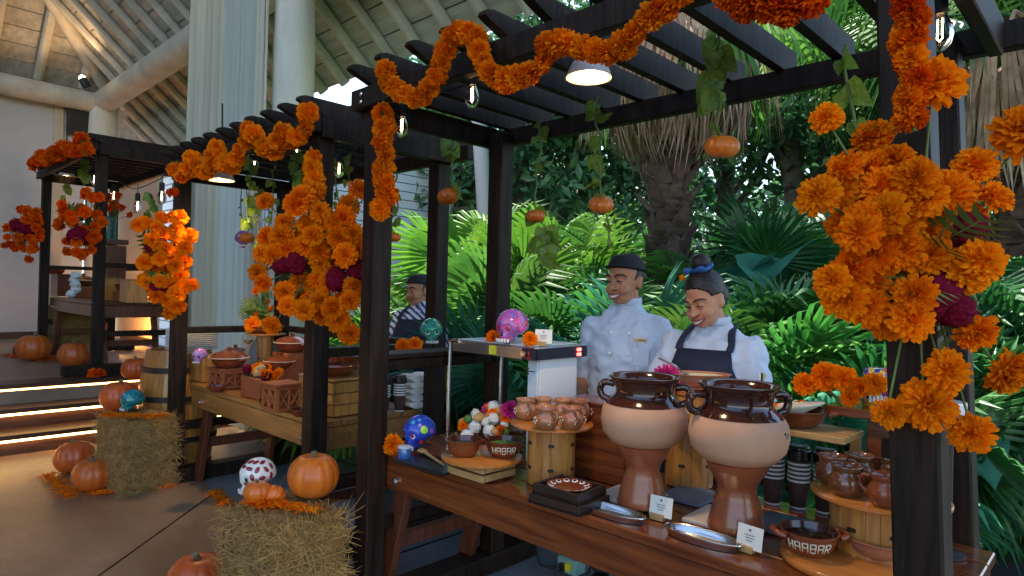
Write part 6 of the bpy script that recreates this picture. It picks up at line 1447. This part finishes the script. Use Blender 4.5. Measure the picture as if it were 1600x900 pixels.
def feather_palm(label, loc, size, n, m_, group, lo=20, hi=75, stem_h=.0):
    t = thing('feather_palm', label, 'feather palm', loc, rnd(0, 6.28), group)
    for k in range(n): put_leaf_named(t, random.choice(FROND[m_]), k*2.39996+rnd(-.3, .3), R(rnd(lo, hi)), size*rnd(.8, 1.15), (0, 0, stem_h))
    mb = MB(); mb.tube([(0, 0, -.05), (0, 0, stem_h+.05)], [.05, .04], 8); mb.build('stump', 'bark', t)
def put_leaf_named(parent, me, az, el, s, base):
    return ob('frond', me, parent, M=Matrix.Translation(base) @ Matrix.Rotation(az, 4, 'Z') @ Matrix.Rotation(el-R(20), 4, 'X') @ Matrix.Scale(s, 4))
def gp(x, d):
    p = pd(x, 460, d); p.z = -.05; return p
GF = 'low fan palms in the garden'
# (picture column, distance, leaf size, leaves, material, stem)
fans = [
    (545, 6.4, .9, 12, 'leaf_fan', .1), (600, 6.0, .95, 14, 'leaf_fan', .25), (622, 7.4, .95, 13, 'leaf_lime', .3), (660, 5.9, .95, 12, 'leaf_fan', .35), (700, 6.6, 1.0, 14, 'leaf_fan', .5), (735, 5.3, 1.0, 12, 'leaf_blue', .4), (722, 7.8, 1.3, 13, 'leaf_lime', 1.1),
    (780, 6.2, 1.2, 14, 'leaf_fan', .7), (800, 4.9, .95, 12, 'leaf_blue', .35), (830, 7.2, 1.35, 14, 'leaf_lime', 1.0), (862, 5.6, 1.1, 13, 'leaf_fan', .6), (880, 4.7, .9, 11, 'leaf_fan', .3), (905, 7.6, 1.35, 15, 'leaf_lime', 1.0), (930, 5.9, 1.15, 14, 'leaf_fan', .7),
    (955, 4.8, .95, 12, 'leaf_blue', .5), (985, 6.5, 1.15, 13, 'leaf_fan', .75), (1005, 5.2, 1.05, 13, 'leaf_blue', .6), (1045, 4.6, .95, 12, 'leaf_fan', .55), (1060, 5.6, 1.1, 13, 'leaf_blue', .6), (1105, 4.9, 1.0, 12, 'leaf_fan', .6), (1150, 5.6, 1.1, 12, 'leaf_blue', .7),
    (1165, 4.4, .95, 12, 'leaf_fan', .55), (1215, 5.0, 1.1, 13, 'leaf_deep', .6), (1245, 4.2, .95, 11, 'leaf_fan', .45), (1280, 5.4, 1.25, 13, 'leaf_deep', .8), (1300, 4.1, .9, 10, 'leaf_blue', .35), (1345, 4.6, 1.1, 12, 'leaf_fan', .55), (1380, 3.9, .9, 11, 'leaf_deep', .35),
    (1400, 5.4, 1.2, 12, 'leaf_deep', .8), (1460, 4.4, 1.05, 11, 'leaf_deep', .5), (1520, 4.0, 1.0, 12, 'leaf_deep', .4), (1560, 4.8, 1.1, 12, 'leaf_deep', .6), (1600, 4.2, 1.05, 11, 'leaf_deep', .5), (1640, 5.0, 1.2, 10, 'leaf_deep', .6), (1490, 5.6, 1.25, 11, 'leaf_deep', .8),
    (650, 9.0, .9, 12, 'leaf_lime', .35), (770, 9.2, 1.45, 12, 'leaf_lime', 1.3), (860, 9.5, 1.5, 12, 'leaf_lime', 1.3), (960, 9.0, 1.4, 12, 'leaf_fan', 1.2), (575, 8.8, 1.0, 11, 'leaf_lime', .4), (500, 7.6, 1.0, 11, 'leaf_fan', .3), (1110, 8.6, 1.4, 12, 'leaf_deep', 1.2), (1200, 7.2, 1.4, 12, 'leaf_deep', 1.2)]
tone = {'leaf_fan': 'mid green', 'leaf_blue': 'bluish green', 'leaf_lime': 'yellow-green', 'leaf_deep': 'dark green'}
def where(x):
    for lim, w in ((560, 'by the white house'), (640, 'behind the cook in the striped shirt'), (720, 'between the two dark back posts'), (800, 'behind the steel warmer'), (900, 'left of the man in the cap'), (1010, 'behind the man in the cap'), (1130, 'behind the woman'), (1230, 'right of the woman'),
                   (1330, 'behind the tortilla dish'), (1430, 'behind the biggest bouquet')):
        if x < lim: return w
    return 'in the dark right corner'
seen = {}
for (x, d, s, n, m_, st) in fans:
    row = 'near' if d < 5.1 else 'middle' if d < 6.9 else 'far'; lb = f'{tone[m_]} fan palm {where(x)}, in the {row} row'
    cnt = [f_ for f_ in fans if f_[4] == m_ and where(f_[0]) == where(x) and row == ('near' if f_[1] < 5.1 else 'middle' if f_[1] < 6.9 else 'far')]
    if len(cnt) > 1:
        k = sorted(f_[0] for f_ in cnt).index(x); lb = (['left one, ', 'right one, '] if len(cnt) == 2 else ['leftmost, ', 'second from left, ', 'middle one, ', 'second from right, ', 'rightmost, '])[k]+lb
    fan_palm(lb, gp(x, d), s, n, m_, GF, 8, 82, st)
GT = 'feathery palms in the garden'
for (x, d, s, n, m_, st, lb) in [(1085, 7.6, 1.7, 12, 'leaf_fan', .9, 'feathery palm right of the big palm trunk'), (1165, 6.8, 1.5, 11, 'leaf_lime', .9, 'yellowish feathery palm behind the woman'), (990, 8.2, 1.6, 11, 'leaf_fan', 1.2, 'feathery palm left of the big palm trunk'),
                                 (1290, 6.2, 1.5, 11, 'leaf_fan', .6, 'feathery palm behind the biggest bouquet'), (1330, 4.9, 1.2, 10, 'leaf_lime', .5, 'bright feathery palm left of the biggest bouquet'), (1420, 6.6, 1.8, 11, 'leaf_deep', 1., 'dark feathery palm behind the right post'),
                                 (1560, 6.0, 1.8, 11, 'leaf_deep', 1., 'dark feathery palm at the right edge'), (1240, 8.4, 2.0, 12, 'leaf_deep', 1.6, 'tall dark feathery palm behind the right of the woman'), (735, 10.8, 1.8, 11, 'leaf_lime', 1.3, 'light feathery palm beneath the trees')]:
    feather_palm(lb, gp(x, d), s, n, m_, GT, 15, 78, st)

# --- old palm with a skirt of dead fronds
def dead_mesh(seed):
    r_ = random.Random(seed); mb = MB(); mb.tube([(0, 0, 0), (0, .35, .05), (0, .6, -.1)], [.02, .014, .01], 5)
    for k in range(15):
        a = R(-70+10*k+r_.uniform(-4, 4)); L_ = r_.uniform(.55, .95); p0 = Vector((0, .6, -.1)); sx = math.sin(a)
        p1 = p0+Vector((sx*.16, .1*math.cos(a)+.06, -.12)); p2 = p1+Vector((sx*.1, .03, -L_*.5)); p3 = p2+Vector((sx*.03+r_.uniform(-.05, .05), r_.uniform(-.05, .05), -L_*.5)); w = Vector((.016, .008*r_.uniform(-1, 1), 0))
        mb.add([p0-w*.3, p0+w*.3, p1+w, p1-w, p2+w*.9, p2-w*.9, p3], [(0, 1, 2, 3), (3, 2, 4, 5), (5, 4, 6)])
    return mb.mesh('dead_frond', 0, ['dead_frond'])
DEAD = [dead_mesh(s) for s in range(4)]
def skirt_palm(label, loc, H, r, n_dead, n_green, gs, m_, zs):
    t = thing('skirt_palm', label, 'palm tree', loc, 0, 'old palms with dead frond skirts')
    mb = MB(); prof = [(r*(1.2-.3*min(1, k/5)+.06*math.sin(k*2.1)), H*k/16) for k in range(17)]; mb.lathe(prof, 18, rib=lambda a, z: 1+.08*math.sin(3*a+z*5)+.06*math.sin(7*a-z*9)); mb.build('trunk', 'bark', t, smooth=60)
    mb = MB(); mb.add([(-.11, 0, 0), (.11, 0, 0), (.07, -.1, .18), (-.07, -.1, .18), (0, -.16, .3), (-.09, .05, .05), (.09, .05, .05)], [(0, 1, 2, 3), (3, 2, 4), (1, 6, 2), (0, 3, 5), (5, 3, 4), (6, 4, 2)]); BS = mb.mesh('leaf_base', 0, ['bark'])
    for k in range(120):
        a = k*2.39996; z = .3+(H-.9)*k/120; rr = r*(.95 if z > 1 else 1.15); ob('leaf_base', BS, t, loc=(rr*math.cos(a), rr*math.sin(a), z), rot=(rnd(-.3, .2), 0, a+math.pi/2), scale=rnd(.8, 1.5)*r/.24)
    for k in range(n_dead):
        a = k*2.39996+rnd(-.2, .2); z = H-.05-rnd(0, 1.)*.4; s = zs*rnd(.85, 1.2)
        ob('dead_frond', random.choice(DEAD), t, M=Matrix.Translation((r*.6*math.cos(a+1.57), r*.6*math.sin(a+1.57), z)) @ Matrix.Rotation(a, 4, 'Z') @ Matrix.Rotation(R(rnd(-38, 14)), 4, 'X') @ Matrix.Scale(s, 4))
    for k in range(n_green):
        a = k*2.39996; el = R(rnd(-35, 70)); M = Matrix.Translation((0, 0, H+rnd(-.1, .2))) @ Matrix.Rotation(a, 4, 'Z') @ Matrix.Rotation(el, 4, 'X') @ Matrix.Scale(gs*rnd(.85, 1.15), 4); ob('leaf', FAN[m_][1 if k % 3 else 3], t, M=M)
skirt_palm('old palm with a thick trunk and a wide skirt of dead fronds', gp(1043, 7.4), 4.75, .2, 105, 9, 1.6, 'leaf_fan', .98)
skirt_palm('second old palm with dead fronds at the far right edge', gp(1600, 6.6), 4.5, .2, 40, 12, 1.7, 'leaf_deep', 1.2)
# hanging fronds of a tall coconut palm, top right
cp = thing('coconut_palm', 'tall palm whose long feathery fronds hang down at the top right', 'palm tree', gp(1480, 8.5))
mb = MB(); mb.tube([(0, 0, 0), (.1, 0, 2.5), (.05, .1, 5.4)], [.2, .15, .13], 12); mb.build('trunk', 'tree_bark', cp)
for k in range(18):
    a = k*2.39996; put_leaf_named(cp, HANGF['leaf_fan' if k % 3 else 'leaf_lime'], a, R(rnd(10, 55)), rnd(2.6, 3.4), (.05, .1, 5.4))
# --- broadleaf trees
def leaf_cloud(c, rad, n, size, seed, clumps):
    r_ = random.Random(seed); mb = MB(); cs = []
    for k in range(clumps):
        while True:
            p = Vector((r_.uniform(-1, 1), r_.uniform(-1, 1), r_.uniform(-1, 1)))
            if .25 < p.length < 1: break
        cs.append((Vector((p.x*rad[0], p.y*rad[1], p.z*rad[2])), r_.uniform(.22, .42)*min(rad)))
    for k in range(n):
        cc, cr = r_.choice(cs); d = Vector((r_.gauss(0, 1), r_.gauss(0, 1), r_.gauss(0, .8))); d.normalize(); p = Vector(c)+cc+d*cr*r_.uniform(.5, 1.05)
        ax = (d+Vector((r_.gauss(0, .6), r_.gauss(0, .6), r_.gauss(0, .6)))).normalized(); x = ax.orthogonal().normalized(); x = Quaternion(ax, r_.uniform(0, 6.28)) @ x; y = ax.cross(x); s = size*r_.uniform(.6, 1.3)
        mb.add([p-x*s, p+y*s*.42+ax*s*.1, p+x*s, p-y*s*.42+ax*s*.1], [(0, 1, 2, 3)])
    return mb
def tree(label, loc, H, rad, m_, n, size, seed, clumps=34):
    t = thing('broadleaf_tree', label, 'tree', loc, 0, 'broadleaf trees behind the garden'); r_ = random.Random(seed); cz = H-rad[2]*.9
    mb = MB(); mb.tube(bez([(0, 0, -.1), (r_.uniform(-.2, .2), r_.uniform(-.2, .2), cz*.5), (r_.uniform(-.3, .3), r_.uniform(-.3, .3), cz)], 4), [.26-.015*i for i in range(9)], 10); tr = mb.build('trunk', 'tree_bark', t)
    for k in range(6):
        a = k*1.05+r_.uniform(-.3, .3); mb = MB(); mb.tube(bez([(0, 0, cz*(.5+.07*k)), (math.cos(a)*rad[0]*.35, math.sin(a)*rad[1]*.35, cz*(.72+.06*k)), (math.cos(a)*rad[0]*.75, math.sin(a)*rad[1]*.75, cz+rad[2]*r_.uniform(-.2, .5))], 3), [.1, .09, .08, .06, .05, .04, .02], 6); mb.build('limb', 'tree_bark', tr)
    leaf_cloud((0, 0, cz), rad, n, size, seed, clumps).build('crown', m_, t, smooth=0)
trs = [(668, 19, 6.2, (2.0, 2.0, 2.2), 'leaf_tree_lime', 'pale tree over the clapboard house'), (720, 15.5, 7.4, (2.4, 2.4, 3.0), 'leaf_tree', 'tree behind the leaning pole'), (815, 14.5, 8.0, (2.4, 2.4, 3.4), 'leaf_tree', 'tree seen between the back post and the old palm'),
       (900, 16, 9.5, (2.8, 2.8, 3.8), 'leaf_tree', 'tree behind the dead frond skirt on its left'), (1010, 13.5, 9.0, (2.6, 2.6, 3.8), 'leaf_tree', 'tree right behind the old palm'), (1120, 15, 10, (3, 3, 4.2), 'leaf_tree', 'tree behind the highest hanging pumpkin'),
       (1230, 12, 9, (2.6, 2.6, 3.8), 'leaf_tree', 'dark tree above the tortilla dish'), (1350, 13, 10, (3, 3, 4.4), 'leaf_tree', 'dark tree behind the biggest bouquet'), (1470, 11, 9, (2.6, 2.6, 4), 'leaf_tree', 'dark tree right of the right post'),
       (1600, 11.5, 9.5, (2.8, 2.8, 4.2), 'leaf_tree', 'dark tree at the right edge')]
for i, (x, d, H, rad, m_, lb) in enumerate(trs): tree(lb, gp(x, d), H, rad, m_, 4200, .13 if d < 14 else .15, 100+i)
# far wood closes the view, undergrowth covers the soil
mb = MB()
for i in range(15):
    x = 640+i*80; p = gp(x, 24+4*math.sin(i*2.2)); c = leaf_cloud((p.x, p.y, 3.4), (2.6, 2.6, 3.6), 1500, .26, 300+i, 26); mb.add(c.v, c.f)
tag(mb.build('far_wood', 'leaf_tree', smooth=0), 'distant wall of dark trees closing the garden', 'wood', kind='stuff')
mb = MB(); r_ = random.Random(5)
for k in range(9000):
    x = r_.uniform(480, 1750); d = r_.uniform(3.9, 11); p = pd(x, 460, d); 
    if p.y < 4.0: continue
    p.z = -.05; h = r_.uniform(.15, .5)*(1.3 if d > 5 else 1.); a = r_.uniform(0, 6.28); o = Vector((math.cos(a), math.sin(a), 0)); w = Vector((-o.y, o.x, 0))*r_.uniform(.012, .035)
    mb.add([p-w*.4, p+w*.4, p+o*h*.3+Vector((0, 0, h*.7))+w, p+o*h*.3+Vector((0, 0, h*.7))-w, p+o*h*.8+Vector((0, 0, h*r_.uniform(.6, 1)))], [(0, 1, 2, 3), (3, 2, 4)])
tag(mb.build('undergrowth', 'leaf_deep', smooth=0), 'low dark undergrowth between the garden palms', 'undergrowth', kind='stuff')
def broad(label, x, d, n, s):
    t = thing('broadleaf_plant', label, 'plant', gp(x, d), 0, 'broad-leafed plants')
    for k in range(n):
        a = k*2.4; h = rnd(.5, 1.0)*s; p = Vector((math.cos(a)*.18*s, math.sin(a)*.18*s, h)); stem_to(t, p, (0, 0, 0), .006, 0)
        ob('leaf', HEART_G, t, M=Matrix.Translation(p) @ Matrix.Rotation(a-math.pi/2, 4, 'Z') @ Matrix.Rotation(R(rnd(-45, 5)), 4, 'X') @ Matrix.Scale(.34*s*rnd(.8, 1.2), 4))
HEART_G = HEART.copy(); HEART_G.materials.clear(); HEART_G.materials.append(MATS['leaf_blue'])
for lb, x, d, n, s in [('broad-leafed plant under the steel warmer', 740, 4.6, 11, .9), ('broad-leafed plant left of the back post', 655, 4.9, 9, .9), ('tall broad-leafed plant behind the biggest bouquet', 1235, 6.4, 9, 2.0), ('broad-leafed plant below the biggest bouquet', 1480, 3.8, 9, .8)]: broad(lb, x, d, n, s)
